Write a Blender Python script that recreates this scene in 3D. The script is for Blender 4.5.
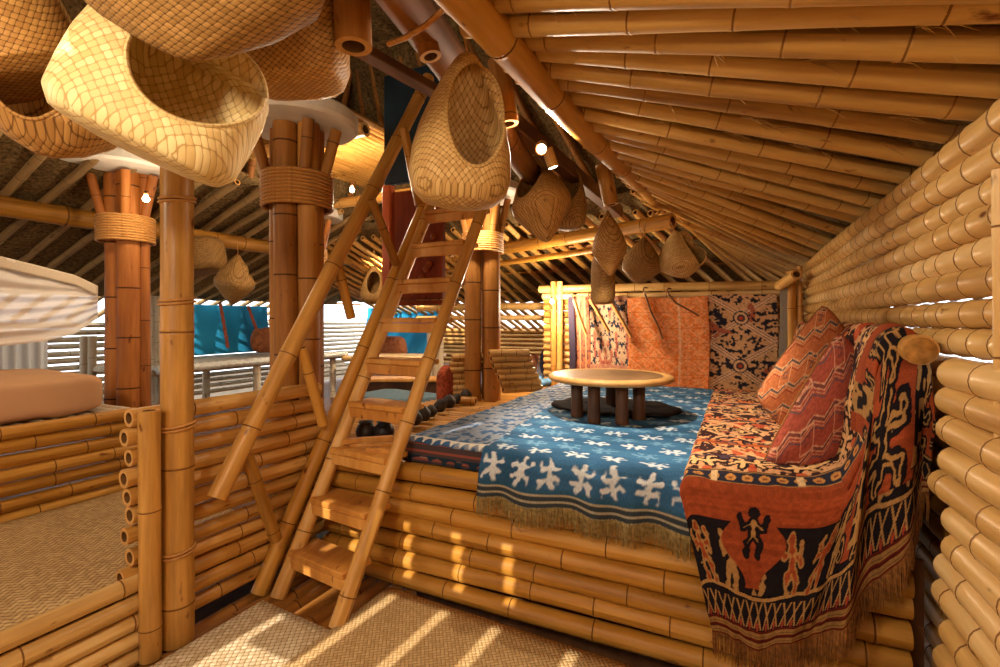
import bpy, math, random
import numpy as np
from mathutils import Vector, Matrix
random.seed(7); rng = np.random.default_rng(7)
for o in list(bpy.data.objects): bpy.data.objects.remove(o)
SC = bpy.context.scene; COL = SC.collection

# ---------------------------------------------------------------- camera
F_ = 490.0; HZ = 320.0; EZ = 1.5; TH = math.atan(238/490.0); SN, CS = math.sin(TH), math.cos(TH)
cam = bpy.data.objects.new('camera', bpy.data.cameras.new('camera')); COL.objects.link(cam)
cam.data.sensor_width = 36; cam.data.lens = F_/1000*36; cam.data.shift_y = -(333.5-HZ)/1000
cam.data.clip_start = .02
cam.location = (0, 0, EZ); cam.rotation_euler = (math.pi/2, 0, TH); SC.camera = cam

# ---------------------------------------------------------------- world, sun, exposure
SC.view_settings.view_transform = 'Standard'; SC.view_settings.look = 'None'
SC.view_settings.exposure = 0.5; SC.view_settings.gamma = 1; SC.view_settings.use_curve_mapping = False
W = bpy.data.worlds.new('sky'); SC.world = W; W.use_nodes = True
W.node_tree.nodes['Background'].inputs[0].default_value = (.86, .93, 1, 1)
W.node_tree.nodes['Background'].inputs[1].default_value = 2.6

def lamp(name, kind, loc, energy, color=(1, .66, .34), size=.05, target=None, spot=100, blend=.6):
    l = bpy.data.lights.new(name, kind); l.energy = energy; l.color = color
    if kind == 'SUN': l.angle = math.radians(size)
    elif kind == 'AREA': l.size = size
    else: l.shadow_soft_size = size
    if kind == 'SPOT': l.spot_size = math.radians(spot); l.spot_blend = blend
    o = bpy.data.objects.new(name, l); COL.objects.link(o); o.location = loc
    if target is not None:
        o.rotation_euler = (Vector(target)-Vector(loc)).to_track_quat('-Z', 'Y').to_euler()
    return o
SUN = lamp('sun', 'SUN', (-1, -4, 5), 4.5, (1, .93, .82), .35, target=(-1+.10, -4+1.9, 5-1.35))

# ---------------------------------------------------------------- pixel -> place helpers
def ray(px, py):
    u = (px-500)/F_; v = (HZ-py)/F_
    return (-SN+CS*u, CS+SN*u, v)
def D(px, py, d):
    r = ray(px, py); return Vector((r[0]*d, r[1]*d, EZ+r[2]*d))
def onZ(px, py, z): return D(px, py, (z-EZ)/ray(px, py)[2])
def onX(px, py, x): return D(px, py, x/ray(px, py)[0])
def onY(px, py, y): return D(px, py, y/ray(px, py)[1])

# ---------------------------------------------------------------- object helpers
def link(o, parent=None):
    COL.objects.link(o)
    if parent is not None:
        o.parent = parent
        o.matrix_parent_inverse = Matrix.Translation(-Vector(parent.location))
    return o
def thing(name, label, cat, loc=(0, 0, 0), group=None):
    o = bpy.data.objects.new(name, None); COL.objects.link(o); o.location = loc; o.empty_display_size = .1
    o['label'] = label; o['category'] = cat
    if group: o['group'] = group
    return o
def struct(name, loc=(0, 0, 0)):
    o = bpy.data.objects.new(name, None); COL.objects.link(o); o.location = loc; o['kind'] = 'structure'
    return o
def tag(o, label, cat, group=None):
    o['label'] = label; o['category'] = cat
    if group: o['group'] = group
    return o

class MB:
    def __init__(s): s.V = []; s.F = []; s.M = []; s.S = []; s.U = []
    def build(s, name, mats, parent=None, solid=None):
        me = bpy.data.meshes.new(name)
        me.from_pydata([tuple(v) for v in s.V], [], s.F)
        if not isinstance(mats, (list, tuple)): mats = [mats]
        for m in mats: me.materials.append(m)
        me.polygons.foreach_set('material_index', [min(i, len(mats)-1) for i in s.M])
        me.polygons.foreach_set('use_smooth', s.S)
        uv = me.uv_layers.new(name='UVMap')
        li = np.empty(len(me.loops), dtype=np.int32); me.loops.foreach_get('vertex_index', li)
        uv.data.foreach_set('uv', np.array(s.U, dtype=np.float32)[li].ravel())
        me.update()
        o = bpy.data.objects.new(name, me); link(o, parent)
        if solid:
            md = o.modifiers.new('thick', 'SOLIDIFY'); md.thickness = solid; md.offset = 0
        return o
    def add(s, V, Fc, mat=0, smooth=False, uv=None):
        b = len(s.V); s.V += [Vector(v) for v in V]
        s.U += list(uv) if uv is not None else [(v[0]*.7+v[1]*.7, v[2]+v[1]*.3-v[0]*.3) for v in V]
        for f in Fc: s.F.append([b+i for i in f]); s.M.append(mat); s.S.append(smooth)
    def box(s, c, size, rot=None, mat=0, bev=.0):
        x, y, z = size[0]/2, size[1]/2, size[2]/2; b = min(bev, x*.9, y*.9, z*.9)
        if b <= 0:
            V = [(sx*x, sy*y, sz*z) for sz in (-1, 1) for sy in (-1, 1) for sx in (-1, 1)]
            Fc = [(0, 2, 3, 1), (4, 5, 7, 6), (0, 1, 5, 4), (2, 6, 7, 3), (0, 4, 6, 2), (1, 3, 7, 5)]
        else:
            P = [(-x+b, -y), (x-b, -y), (x, -y+b), (x, y-b), (x-b, y), (-x+b, y), (-x, y-b), (-x, -y+b)]
            V = []
            for zz, k in ((-z, 1), (-z+b, 0), (z-b, 0), (z, 1)):
                for px, py in P:
                    V.append((px-(b if k and abs(px) > x-b-1e-9 and abs(px) == x else 0)*np.sign(px), py-(b if k and abs(py) == y else 0)*np.sign(py), zz))
            Fc = [tuple(range(7, -1, -1)), tuple(range(24, 32))]
            for r in range(3):
                for i in range(8): Fc.append((r*8+i, r*8+(i+1) % 8, (r+1)*8+(i+1) % 8, (r+1)*8+i))
        c = Vector(c)
        uv = [(v[0]+v[1]*.3+c.x, v[2]+v[1]+c.z) for v in V]
        s.add([(rot @ Vector(v) if rot else Vector(v))+c for v in V], Fc, mat, False, uv)
    def sweep(s, pts, rads, seg=10, mat=0, cap=True, flat=None, closed=False):
        pts = [Vector(p) for p in pts]; n = len(pts); V = []; UV = []; L = 0
        up = None
        for i, p in enumerate(pts):
            t = (pts[(i+1) % n if closed else min(i+1, n-1)]-pts[(i-1) % n if closed else max(i-1, 0)])
            if t.length < 1e-9: t = Vector((0, 0, 1))
            t.normalize()
            if up is None: up = Vector((0, 0, 1)) if abs(t.z) < .9 else Vector((1, 0, 0))
            a = t.cross(up).normalized(); b = a.cross(t).normalized(); up = b
            r = rads[i] if hasattr(rads, '__len__') else rads
            if i: L += (p-pts[i-1]).length
            for k in range(seg+1):
                an = 2*math.pi*k/seg
                V.append(p+a*(math.cos(an)*r*(flat or 1))+b*(math.sin(an)*r)); UV.append((k/seg, L))
        Fc = []; m = n if closed else n-1
        for i in range(m):
            j = (i+1) % n
            for k in range(seg): Fc.append((i*(seg+1)+k, i*(seg+1)+k+1, j*(seg+1)+k+1, j*(seg+1)+k))
        s.add(V, Fc, mat, True, UV)
        if cap and not closed:
            s.add([V[k] for k in range(seg)], [tuple(range(seg))], mat, False)
            s.add([V[(n-1)*(seg+1)+k] for k in range(seg)], [tuple(range(seg-1, -1, -1))], mat, False)
    def lathe(s, prof, c, seg=32, mat=0, smooth=True, ax=1, ay=1):
        V = []; UV = []
        for r, z in prof:
            for k in range(seg): an = 2*math.pi*k/seg; V.append((c[0]+r*ax*math.cos(an), c[1]+r*ay*math.sin(an), c[2]+z)); UV.append((r*math.cos(an), r*math.sin(an)+z))
        Fc = [(i*seg+k, i*seg+(k+1) % seg, (i+1)*seg+(k+1) % seg, (i+1)*seg+k) for i in range(len(prof)-1) for k in range(seg)]
        s.add(V, Fc, mat, smooth, UV)
    def pole(s, p0, p1, r0, r1=None, seg=14, node=.26, bend=.004, jit=.25, ridge=1.0, hollow=True, off=None):
        p0 = Vector(p0); p1 = Vector(p1); r1 = r1 if r1 is not None else r0
        L = (p1-p0).length; t = (p1-p0)/L
        up = Vector((0, 0, 1)) if abs(t.z) < .9 else Vector((1, 0, 0))
        a = t.cross(up).normalized(); b = a.cross(t).normalized()
        ph = random.random()*7; u0 = random.random()*20; v0 = random.random()*20
        rings = [(0, 1.0, 0)]; x = node*(.25+random.random()*.6)
        kr = ridge
        while x < L-.03:
            w = max(.010, r0*.22)
            rings += [(x-w*2, 1.0, 0), (x-w*.75, 1+.035*kr, 0), (x-w*.25, 1+.045*kr, 1), (x+w*.05, 1-.01*kr, 1), (x+w*.35, 1+.06*kr, 0), (x+w*1.1, 1+.025*kr, 0), (x+w*2.4, 1, 0)]
            nx = node*(1+jit*(random.random()*2-1)); rings.append((x+nx*.5, .985, 0)); x += nx
        rings = sorted([r for r in rings if 0 <= r[0] < L-.002], key=lambda q: q[0])
        rings.append((L, 1.0, 0)); n = len(rings)
        V = []; UV = []; Fc = []; FM = []
        for i, (d, k, m) in enumerate(rings):
            f = d/L; r = (r0+(r1-r0)*f)*k
            c = p0+t*d+a*(math.sin(d*1.9+ph)*bend)+b*(math.cos(d*1.6+ph*2)*bend)
            for q in range(seg+1):
                an = 2*math.pi*q/seg
                V.append(c+a*(math.cos(an)*r)+b*(math.sin(an)*r)); UV.append((u0+q/seg*r0*6.28, v0+d))
        base = len(s.V); s.V += V; s.U += UV
        for i in range(n-1):
            for q in range(seg):
                s.F.append([base+i*(seg+1)+q, base+i*(seg+1)+q+1, base+(i+1)*(seg+1)+q+1, base+(i+1)*(seg+1)+q]); s.M.append(1 if rings[i][2] else 0); s.S.append(True)
        for e, sg in ((0, -1), (n-1, 1)):          # cut ends: pale wall of the culm round a dark hollow
            ring = V[e*(seg+1):e*(seg+1)+seg]; c = sum(ring, Vector())/seg
            inn = [c+(v-c)*.62 for v in ring]; dp = [c+(v-c)*.56-t*sg*min(.05, r0) for v in ring]
            cc = c-t*sg*min(.05, r0)
            Vc = ring+inn+dp+[cc]
            fc = []; mm = []
            for q in range(seg):
                w = (q+1) % seg
                fc.append((q, w, seg+w, seg+q) if sg < 0 else (q, seg+q, seg+w, w)); mm.append(2)
                fc.append((seg+q, seg+w, 2*seg+w, 2*seg+q)); mm.append(3)
                fc.append((2*seg+q, 2*seg+w, 3*seg)); mm.append(3)
            bb = len(s.V); s.V += Vc; s.U += [(v0+v.x, u0+v.y+v.z) for v in Vc]
            for f_, m_ in zip(fc, mm): s.F.append([bb+i for i in f_]); s.M.append(m_); s.S.append(False)
        return s

# ---------------------------------------------------------------- materials
def lin(c):
    if isinstance(c, str): c = [int(c[i:i+2], 16)/255 for i in (0, 2, 4)]
    return tuple((x/12.92 if x <= .04045 else ((x+.055)/1.055)**2.4) for x in c)
def newmat(name, rough=.6, spec=.3):
    m = bpy.data.materials.new(name); m.use_nodes = True
    b = m.node_tree.nodes['Principled BSDF']; b.inputs['Roughness'].default_value = rough
    b.inputs['Specular IOR Level'].default_value = spec*.7
    return m, m.node_tree, b
def N(nt, t, **k):
    n = nt.nodes.new(t)
    for a, v in k.items():
        if a.startswith('i_'):
            key = a[2:]; key = int(key) if key.isdigit() else key
            n.inputs[key].default_value = v
        else: setattr(n, a, v)
    return n
def ramp(nt, stops, interp='LINEAR'):
    r = nt.nodes.new('ShaderNodeValToRGB'); cr = r.color_ramp; cr.interpolation = interp
    while len(cr.elements) < len(stops): cr.elements.new(.5)
    for e, (p, c) in zip(cr.elements, stops): e.position = p; e.color = (*c, 1)
    return r
def bump(nt, b, sock, strength=.3, dist=.01):
    bp = N(nt, 'ShaderNodeBump'); bp.inputs['Strength'].default_value = strength; bp.inputs['Distance'].default_value = dist
    nt.links.new(sock, bp.inputs['Height']); nt.links.new(bp.outputs[0], b.inputs['Normal'])
def wood(name, c1, c2, c3, rough=.42, sc=(30, 2.2), spec=.4, bmp=.15, spots=True):
    m, nt, b = newmat(name, rough, spec); L = nt.links
    tc = N(nt, 'ShaderNodeTexCoord'); mp = N(nt, 'ShaderNodeMapping'); mp.inputs['Scale'].default_value = (sc[0], sc[1], 1)
    L.new(tc.outputs['UV'], mp.inputs[0])
    n1 = N(nt, 'ShaderNodeTexNoise'); n1.inputs['Scale'].default_value = 1; n1.inputs['Detail'].default_value = 5; n1.inputs['Roughness'].default_value = .6
    L.new(mp.outputs[0], n1.inputs[0])
    mp2 = N(nt, 'ShaderNodeMapping'); mp2.inputs['Scale'].default_value = (4, .9, 1); L.new(tc.outputs['UV'], mp2.inputs[0])
    n2 = N(nt, 'ShaderNodeTexNoise'); n2.inputs['Scale'].default_value = 1.3; n2.inputs['Detail'].default_value = 3; L.new(mp2.outputs[0], n2.inputs[0])
    oi = N(nt, 'ShaderNodeObjectInfo')
    m1 = N(nt, 'ShaderNodeMath', operation='MULTIPLY_ADD'); m1.inputs[1].default_value = .62; L.new(n1.outputs[0], m1.inputs[0])
    m2 = N(nt, 'ShaderNodeMath', operation='MULTIPLY_ADD'); m2.inputs[1].default_value = .62; L.new(n2.outputs[0], m2.inputs[0])
    m3 = N(nt, 'ShaderNodeMath', operation='MULTIPLY_ADD'); m3.inputs[1].default_value = .26; m3.inputs[2].default_value = -.24; L.new(oi.outputs['Random'], m3.inputs[0])
    L.new(m3.outputs[0], m2.inputs[2]); L.new(m2.outputs[0], m1.inputs[2])
    r = ramp(nt, [(.22, lin(c3)), (.5, lin(c1)), (.8, lin(c2))]); L.new(m1.outputs[0], r.inputs[0])
    out = r.outputs[0]
    if spots:
        mp3 = N(nt, 'ShaderNodeMapping'); mp3.inputs['Scale'].default_value = (9, 3.5, 1); L.new(tc.outputs['UV'], mp3.inputs[0])
        n3 = N(nt, 'ShaderNodeTexNoise'); n3.inputs['Scale'].default_value = 2; n3.inputs['Detail'].default_value = 4; L.new(mp3.outputs[0], n3.inputs[0])
        r3 = ramp(nt, [(.66, (0, 0, 0)), (.74, (1, 1, 1))]); L.new(n3.outputs[0], r3.inputs[0])
        mx = N(nt, 'ShaderNodeMix', data_type='RGBA', blend_type='MULTIPLY'); mx.inputs[7].default_value = (*lin('8a6038'), 1)
        L.new(r3.outputs[0], mx.inputs[0]); L.new(out, mx.inputs[6]); out = mx.outputs[2]
    L.new(out, b.inputs['Base Color']); bump(nt, b, n1.outputs[0], bmp, .004)
    return m
def plain(name, c, rough=.7, noise=.25, sc=20, spec=.25, bmp=.1):
    m, nt, b = newmat(name, rough, spec); L = nt.links
    tc = N(nt, 'ShaderNodeTexCoord'); n = N(nt, 'ShaderNodeTexNoise'); n.inputs['Scale'].default_value = sc; n.inputs['Detail'].default_value = 5
    L.new(tc.outputs['Object'], n.inputs[0]); c = lin(c)
    r = ramp(nt, [(.3, tuple(x*(1-noise) for x in c)), (.7, tuple(min(1, x*(1+noise)) for x in c))]); L.new(n.outputs[0], r.inputs[0])
    L.new(r.outputs[0], b.inputs['Base Color']); bump(nt, b, n.outputs[0], bmp, .01)
    return m
CUT = plain('bamboo_cut', 'c08c4c', .8); HOL = plain('bamboo_hollow', '6e4a26', .9)
def bam(name, c1, c2, c3, nodec, rough=.36):
    return [wood(name, c1, c2, c3, rough), plain(name+'_ring', nodec, .6), CUT, HOL]
B_GOLD = bam('bamboo_gold', 'bf8840', 'dfb068', '8e6026', '70461a')
B_PALE = bam('bamboo_pale', 'cda25f', 'e6c58e', 'a5783e', '7c5226', .34)
B_ORNG = bam('bamboo_orange', 'b07728', 'ce9642', '7e5018', '643c14', .46)
B_CEIL = bam('bamboo_ceiling', 'b98a44', 'd4a962', '895f2a', '845826', .42)
B_BRWN = bam('bamboo_brown', '925c22', 'b27a36', '643c14', '4a2c10', .6)
B_REDB = bam('bamboo_redbrown', '96551e', 'b8722e', '663812', '4a280e', .6)
B_GREY = bam('bamboo_bleached', 'cbb796', 'e4d6bd', 'a38f72', '8a7558', .6)
B_TANR = bam('bamboo_weathered', '96774c', 'b4945f', '735836', '5e4528', .7)
ROPE = wood('rattan_binding', 'c08848', 'dba868', '94602c', .5, (4, 60), .3, .3, False)
WHITE = plain('limewashed_wood', 'cfc4b4', .75, .12, 6)
WOODB = wood('dark_wood', '6a4426', '8a5c34', '44291a', .5, (20, 2))
WOODT = wood('tread_wood', 'c8883c', 'dda658', 'a0622a', .5, (20, 3))
def weave(name, c1, c2, gap, sc=40, rough=.6, bmp=.5, twill=False, mixs=.75):
    """plaited strips: over-and-under cells with rounded strips and dark gaps"""
    m, nt, b = newmat(name, rough, .25); L = nt.links
    tc = N(nt, 'ShaderNodeTexCoord'); mp = N(nt, 'ShaderNodeMapping'); mp.inputs['Scale'].default_value = (sc, sc, sc)
    L.new(tc.outputs['UV'], mp.inputs[0]); sp = N(nt, 'ShaderNodeSeparateXYZ'); L.new(mp.outputs[0], sp.inputs[0])
    def M(op, a, b_=None, c_=None):
        n = N(nt, 'ShaderNodeMath', operation=op)
        for i, v in enumerate((a, b_, c_)):
            if v is None: continue
            if isinstance(v, (int, float)): n.inputs[i].default_value = v
            else: L.new(v, n.inputs[i])
        return n.outputs[0]
    u, v = sp.outputs[0], sp.outputs[1]
    fu, fv = M('FLOOR', u), M('FLOOR', v)
    if twill: sel = M('LESS_THAN', M('FLOORED_MODULO', M('ADD', fu, fv), 4.0), 1.5)
    else: sel = M('LESS_THAN', M('FLOORED_MODULO', M('ADD', fu, fv), 2.0), .5)
    su = M('ABSOLUTE', M('SINE', M('MULTIPLY', u, math.pi))); sv = M('ABSOLUTE', M('SINE', M('MULTIPLY', v, math.pi)))
    inv = M('SUBTRACT', 1.0, sel)
    h = M('ADD', M('MULTIPLY', sel, su), M('MULTIPLY', inv, sv))
    h2 = M('MULTIPLY', h, M('POWER', M('ADD', M('MULTIPLY', inv, su), M('MULTIPLY', sel, sv)), .35))
    cell = N(nt, 'ShaderNodeCombineXYZ'); L.new(M('MULTIPLY', fu, M('ADD', .35, M('MULTIPLY', sel, .65))), cell.inputs[0]); L.new(M('MULTIPLY', fv, M('ADD', .35, M('MULTIPLY', inv, .65))), cell.inputs[1]); L.new(sel, cell.inputs[2])
    wn = N(nt, 'ShaderNodeTexWhiteNoise', noise_dimensions='3D'); L.new(cell.outputs[0], wn.inputs[0])
    r = ramp(nt, [(0, lin(c1)), (1, lin(c2))]); 
    ns = N(nt, 'ShaderNodeTexNoise'); ns.inputs['Scale'].default_value = 5; ns.inputs['Detail'].default_value = 4; L.new(tc.outputs['Object'], ns.inputs[0])
    L.new(M('ADD', M('MULTIPLY', wn.outputs[0], mixs), M('MULTIPLY', ns.outputs[0], 1-mixs*.6)), r.inputs[0])
    g = ramp(nt, [(.1, (0, 0, 0)), (.42, (1, 1, 1))]); L.new(h2, g.inputs[0])
    mx = N(nt, 'ShaderNodeMix', data_type='RGBA'); L.new(g.outputs[0], mx.inputs[0]); mx.inputs[6].default_value = (*lin(gap), 1); L.new(r.outputs[0], mx.inputs[7])
    L.new(mx.outputs[2], b.inputs['Base Color']); bump(nt, b, h2, bmp, .006)
    return m
def clothmat(name, rough=.9, sheen=.0, alpha=None):
    m, nt, b = newmat(name, rough, .1); L = nt.links
    at = N(nt, 'ShaderNodeAttribute', attribute_name='pat'); tc = N(nt, 'ShaderNodeTexCoord')
    wv = N(nt, 'ShaderNodeTexNoise'); wv.inputs['Scale'].default_value = 1; wv.inputs['Detail'].default_value = 2
    mp = N(nt, 'ShaderNodeMapping'); mp.inputs['Scale'].default_value = (260, 60, 1); L.new(tc.outputs['UV'], mp.inputs[0]); L.new(mp.outputs[0], wv.inputs[0])
    r = ramp(nt, [(.3, (.72, .72, .72)), (.7, (1.12, 1.12, 1.12))]); L.new(wv.outputs[0], r.inputs[0])
    mx = N(nt, 'ShaderNodeMix', data_type='RGBA', blend_type='MULTIPLY'); mx.inputs[0].default_value = 1
    L.new(at.outputs['Color'], mx.inputs[6]); L.new(r.outputs[0], mx.inputs[7]); L.new(mx.outputs[2], b.inputs['Base Color'])
    b.inputs['Sheen Weight'].default_value = sheen; bump(nt, b, wv.outputs[0], .15, .003)
    return m
CLOTH = clothmat('woven_cloth')

# ---------------------------------------------------------------- cloth grids with a woven pattern
def hashn(ix, iy, seed):
    h = np.sin(ix*127.1+iy*311.7+seed*74.7)*43758.5453
    return h-np.floor(h)
def vnoise(x, y, seed=0):
    ix, iy = np.floor(x), np.floor(y); fx, fy = x-ix, y-iy
    fx = fx*fx*(3-2*fx); fy = fy*fy*(3-2*fy)
    return (hashn(ix, iy, seed)*(1-fx)+hashn(ix+1, iy, seed)*fx)*(1-fy)+(hashn(ix, iy+1, seed)*(1-fx)+hashn(ix+1, iy+1, seed)*fx)*fy
def pp(x, p): return np.abs((x/p) % 2-1)          # mirror fold, 0..1
def seg(x, y, x0, y0, x1, y1):
    dx, dy = x1-x0, y1-y0; t = np.clip(((x-x0)*dx+(y-y0)*dy)/(dx*dx+dy*dy), 0, 1)
    return np.hypot(x-x0-t*dx, y-y0-t*dy)
def sst(e0, e1, x):
    t = np.clip((x-e0)/(e1-e0), 0, 1); return t*t*(3-2*t)
def mixc(a, b, t): return a*(1-t[..., None])+b*t[..., None]
def C(h): return np.array(lin(h))
def full(sh, h): return np.ones(sh+(3,))*C(h)
def grid_cloth(name, nu, nv, pos, col, parent=None, thick=.006, mat=None, usz=1.0, vsz=1.0):
    U, V = np.meshgrid(np.linspace(0, 1, nu), np.linspace(0, 1, nv), indexing='ij')
    X, Y, Z = pos(U, V); c = np.clip(col(U, V), 0, 1)
    me = bpy.data.meshes.new(name)
    co = np.stack([X, Y, Z], -1).reshape(-1, 3)
    i = np.arange(nu-1)[:, None]*nv+np.arange(nv-1)[None, :]
    fc = np.stack([i, i+nv, i+nv+1, i+1], -1).reshape(-1, 4)
    me.from_pydata(co.tolist(), [], fc.tolist())
    me.polygons.foreach_set('use_smooth', [True]*len(me.polygons)); me.materials.append(mat or CLOTH)
    ca = me.color_attributes.new('pat', 'FLOAT_COLOR', 'POINT')
    ca.data.foreach_set('color', np.concatenate([c.reshape(-1, 3), np.ones((nu*nv, 1))], 1).ravel())
    uv = me.uv_layers.new(name='UVMap'); li = np.empty(len(me.loops), dtype=np.int32); me.loops.foreach_get('vertex_index', li)
    uvs = np.stack([U*usz, V*vsz], -1).reshape(-1, 2); uv.data.foreach_set('uv', uvs[li].astype(np.float32).ravel())
    me.update(); o = bpy.data.objects.new(name, me); link(o, parent)
    if thick: md = o.modifiers.new('thick', 'SOLIDIFY'); md.thickness = thick; md.offset = 0
    return o
def fringe(name, pts, normal, length, parent, mat, width=.004, n=200, jit=.25):
    """loose warp threads hanging from a hem polyline"""
    pts = [Vector(p) for p in pts]; seglen = [0]
    for a, b in zip(pts, pts[1:]): seglen.append(seglen[-1]+(b-a).length)
    mb = MB(); Nn = Vector(normal)
    for i in range(n):
        d = (i+.5)/n*seglen[-1]
        k = max(j for j in range(len(seglen)) if seglen[j] <= d); k = min(k, len(pts)-2)
        p = pts[k].lerp(pts[k+1], (d-seglen[k])/(seglen[k+1]-seglen[k])); t = (pts[k+1]-pts[k]).normalized()
        l = length*(1+jit*(random.random()*2-1)); sx = (random.random()-.5)*.015; w = width*(.6+.8*random.random())
        q1 = p+Vector((0, 0, -l*.5))+t*sx*.5+Nn*random.uniform(-.004, .006); q2 = p+Vector((0, 0, -l))+t*sx+Nn*random.uniform(-.006, .008)
        mb.sweep([p+Vector((0, 0, .006)), q1, q2], [w*.6, w*.5, w*.3], 4, 0, False)
    o = mb.build(name, mat, parent); o['kind'] = 'stuff'; return o

def onepole(p0, p1, r, mats, name, parent=None, r1=None, **k):
    mb = MB(); mb.pole(p0, p1, r, r1, **k); return mb.build(name, mats, parent)
exec_parts = []
# ================================================================ THE SHELL
THATCH = plain('dry_thatch', '6b5434', .95, .6, 35, .1, .8)
# floor: bamboo slats lying front to back
fl = struct('floor', (-.9, .5, 0))
mb = MB()
x = -2.42
while x < .66:
    mb.pole((x, -1.6, -.05), (x, 2.28 if x < -1.6 else 2.05, -.05), .042, seg=10, node=.4, bend=.003); x += .094
mb.build('floor_slats', B_BRWN, fl)
mb = MB(); mb.box((-1, .5, -.14), (3.6, 4.4, .04)); mb.build('floor_boards', WOODB, fl)

# right wall: horizontal culms, upper run continuous, lower run in two lengths that lap at the platform corner
wr = struct('wall_right', (.6, 2, 0))
zt = 2.035
for i in range(24):
    z = zt-.0865*i
    if z < .04: break
    r = .0450+random.uniform(-.001, .002)
    if i == 0: r = .052
    if i <= 7:
        onepole((.645, -1.5, z), (.645, 5.86, z+random.uniform(-.01, .01)), r, B_PALE, 'wall_pole', wr, r1=r*.96, seg=18, node=.155, ridge=1.3, bend=.006)
    else:
        e = 1.93+random.uniform(-.05, .05)
        onepole((.635, -1.5, z), (.585, e, z), r, B_PALE, 'wall_pole', wr, seg=18, node=.24, bend=.006)
        onepole((.715, 1.55, z-.02), (.67, 5.86, z-.02), r*.98, B_ORNG, 'wall_pole', wr, seg=12, node=.25)
for y in (1.62,):
    mb = MB(); mb.pole((.585, y, .02), (.578, y, 1.87), .014, seg=8, node=.3); mb.build('wall_batten', B_PALE, wr)

# back wall: two rails on posts with horizontal culms behind the hangings
wb = struct('wall_back', (-.8, 5.8, .69))
onepole((-2.25, 5.78, 1.885), (.62, 5.78, 1.86), .048, B_PALE, 'top_rail', wb, seg=14, node=.42)
onepole((-2.2, 5.76, 1.79), (.55, 5.76, 1.775), .036, B_PALE, 'top_rail', wb, seg=14, node=.4)
for i in range(13):
    onepole((-2.22, 5.87, .74+.083*i), (.6, 5.87, .74+.083*i), .04, B_GOLD, 'wall_pole', wb, seg=10, node=.4)
for px in (553.5, 559.5):
    p = onY(px, 380, 5.72); onepole((p.x, p.y, .69), (p.x, p.y, 1.97), .036, B_GOLD, 'wall_post', wb, seg=10, node=.35)
# corner by the right wall
for px, r, zt_, mm in ((791.5, .042, 1.98, B_ORNG), (800, .024, 2.03, B_GOLD)):
    p = onY(px, 380, 5.62); onepole((p.x, p.y, .69), (p.x, p.y, zt_), r, mm, 'wall_post', wb, seg=12, node=.4)
onepole(onY(780, 286, 5.6), onY(797, 274, 5.25), .05, B_GOLD, 'lashing_block', wb, seg=12, node=.3)

# outer walls far behind: bleached culms, open band above them
wl = struct('wall_left', (-7.7, 4, .2))
for i in range(13):
    onepole((-7.7, -1.6, .35+.09*i), (-7.7, 9.35, .35+.09*i), .036, B_GREY, 'wall_pole', wl, seg=8, node=.5)
mb = MB(); mb.box((.80, 2.2, .62), (.02, 7.6, 1.36)); mb.build('light_stop_board', WOODB, wr)  # added dark board, keeps daylight out of the lower right wall gaps
wf = struct('wall_far', (-4, 9.3, .2))
for i in range(12):
    onepole((-7.7, 9.3, .3+.088*i), (.8, 9.3, .3+.088*i), .042, B_GOLD, 'wall_pole', wf, seg=8, node=.5)
mb = MB(); mb.box((-3.5, 9.38, .8), (8.6, .03, 1.1)); mb.build('light_stop_board', WOODB, wf)  # added board, stops bright stripes between the far wall culms
for px0, px1, py, r_ in ((498, 556, 306.5, .052), (498, 556, 318, .038)):
    a_, b_ = onY(px0, py, 6.3), onY(px1, py, 6.3); onepole((a_.x-1.4, 6.3, a_.z), (b_.x, 6.3, b_.z), r_, B_PALE, 'cross_rail', wf, seg=12, node=.5)
# ground below the raised far rooms
mb = MB(); mb.box((-2, 2, -1.05), (40, 40, .1)); mb.build('ground', plain('earth', '5a4c3a', .95, .4, 3))['kind'] = 'structure'
mb = MB(); mb.box((-5.1, 3.4, .22), (5.3, 10.3, .04)); mb.box((-2.3, 7.6, .62), (6.0, 3.6, .04)); mb.build('floor', WOODB)['kind'] = 'structure'

# ---------------------------------------------------------------- ceiling: thatch on rafters
ce = struct('ceiling', (-1, 3, 3))
def sheet(P, name='thatch', nu=40, nv=16, amp=.02):
    A, B_, C_, Dd = [np.array(p, float) for p in P]
    U, V = np.meshgrid(np.linspace(0, 1, nu), np.linspace(0, 1, nv), indexing='ij')
    Q = (A*(1-U[..., None])+B_*U[..., None])*(1-V[..., None])+(Dd*(1-U[..., None])+C_*U[..., None])*V[..., None]
    Q[..., 2] += rng.uniform(-amp, amp, U.shape)
    mb = MB(); i = lambda a, b: a*nv+b
    mb.add(Q.reshape(-1, 3).tolist(), [(i(a, b), i(a+1, b), i(a+1, b+1), i(a, b+1)) for a in range(nu-1) for b in range(nv-1)], 0, True)
    return mb.build(name, THATCH, ce, solid=.03)
sheet([(1.15, -1.7, 1.98), (1.15, 8.0, 2.0), (-.80, 8.0, 2.90), (-.80, -1.7, 2.64)])
sheet([(-.66, -1.7, 2.58), (-.66, 5.5, 2.80), (-2.3, 4.6, 4.5), (-2.3, -1.0, 4.4)])
sheet([(-2.5, 9.8, 1.22), (1.6, 9.8, 1.22), (.6, 5.0, 2.78), (-2.5, 5.0, 2.78)])
sheet([(-7.45, 7.6, 1.88), (-2.4, 7.9, 1.82), (-2.4, 5.0, 2.78), (-4.4, 5.0, 2.78)])
sheet([(-6, 5.2, 2.72), (-.7, 5.3, 2.80), (-2.3, 4.2, 4.5), (-5, 4.2, 4.5)])
sheet([(-7.45, -1.7, 1.83), (-7.45, 7.6, 1.83), (-4.3, 5.3, 2.93), (-4.3, -1.7, 2.93)])
sheet([(-4.4, -1.7, 2.9), (-4.4, 5.3, 2.9), (-4.0, 4.6, 4.5), (-4.0, -1, 4.5)])
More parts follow.
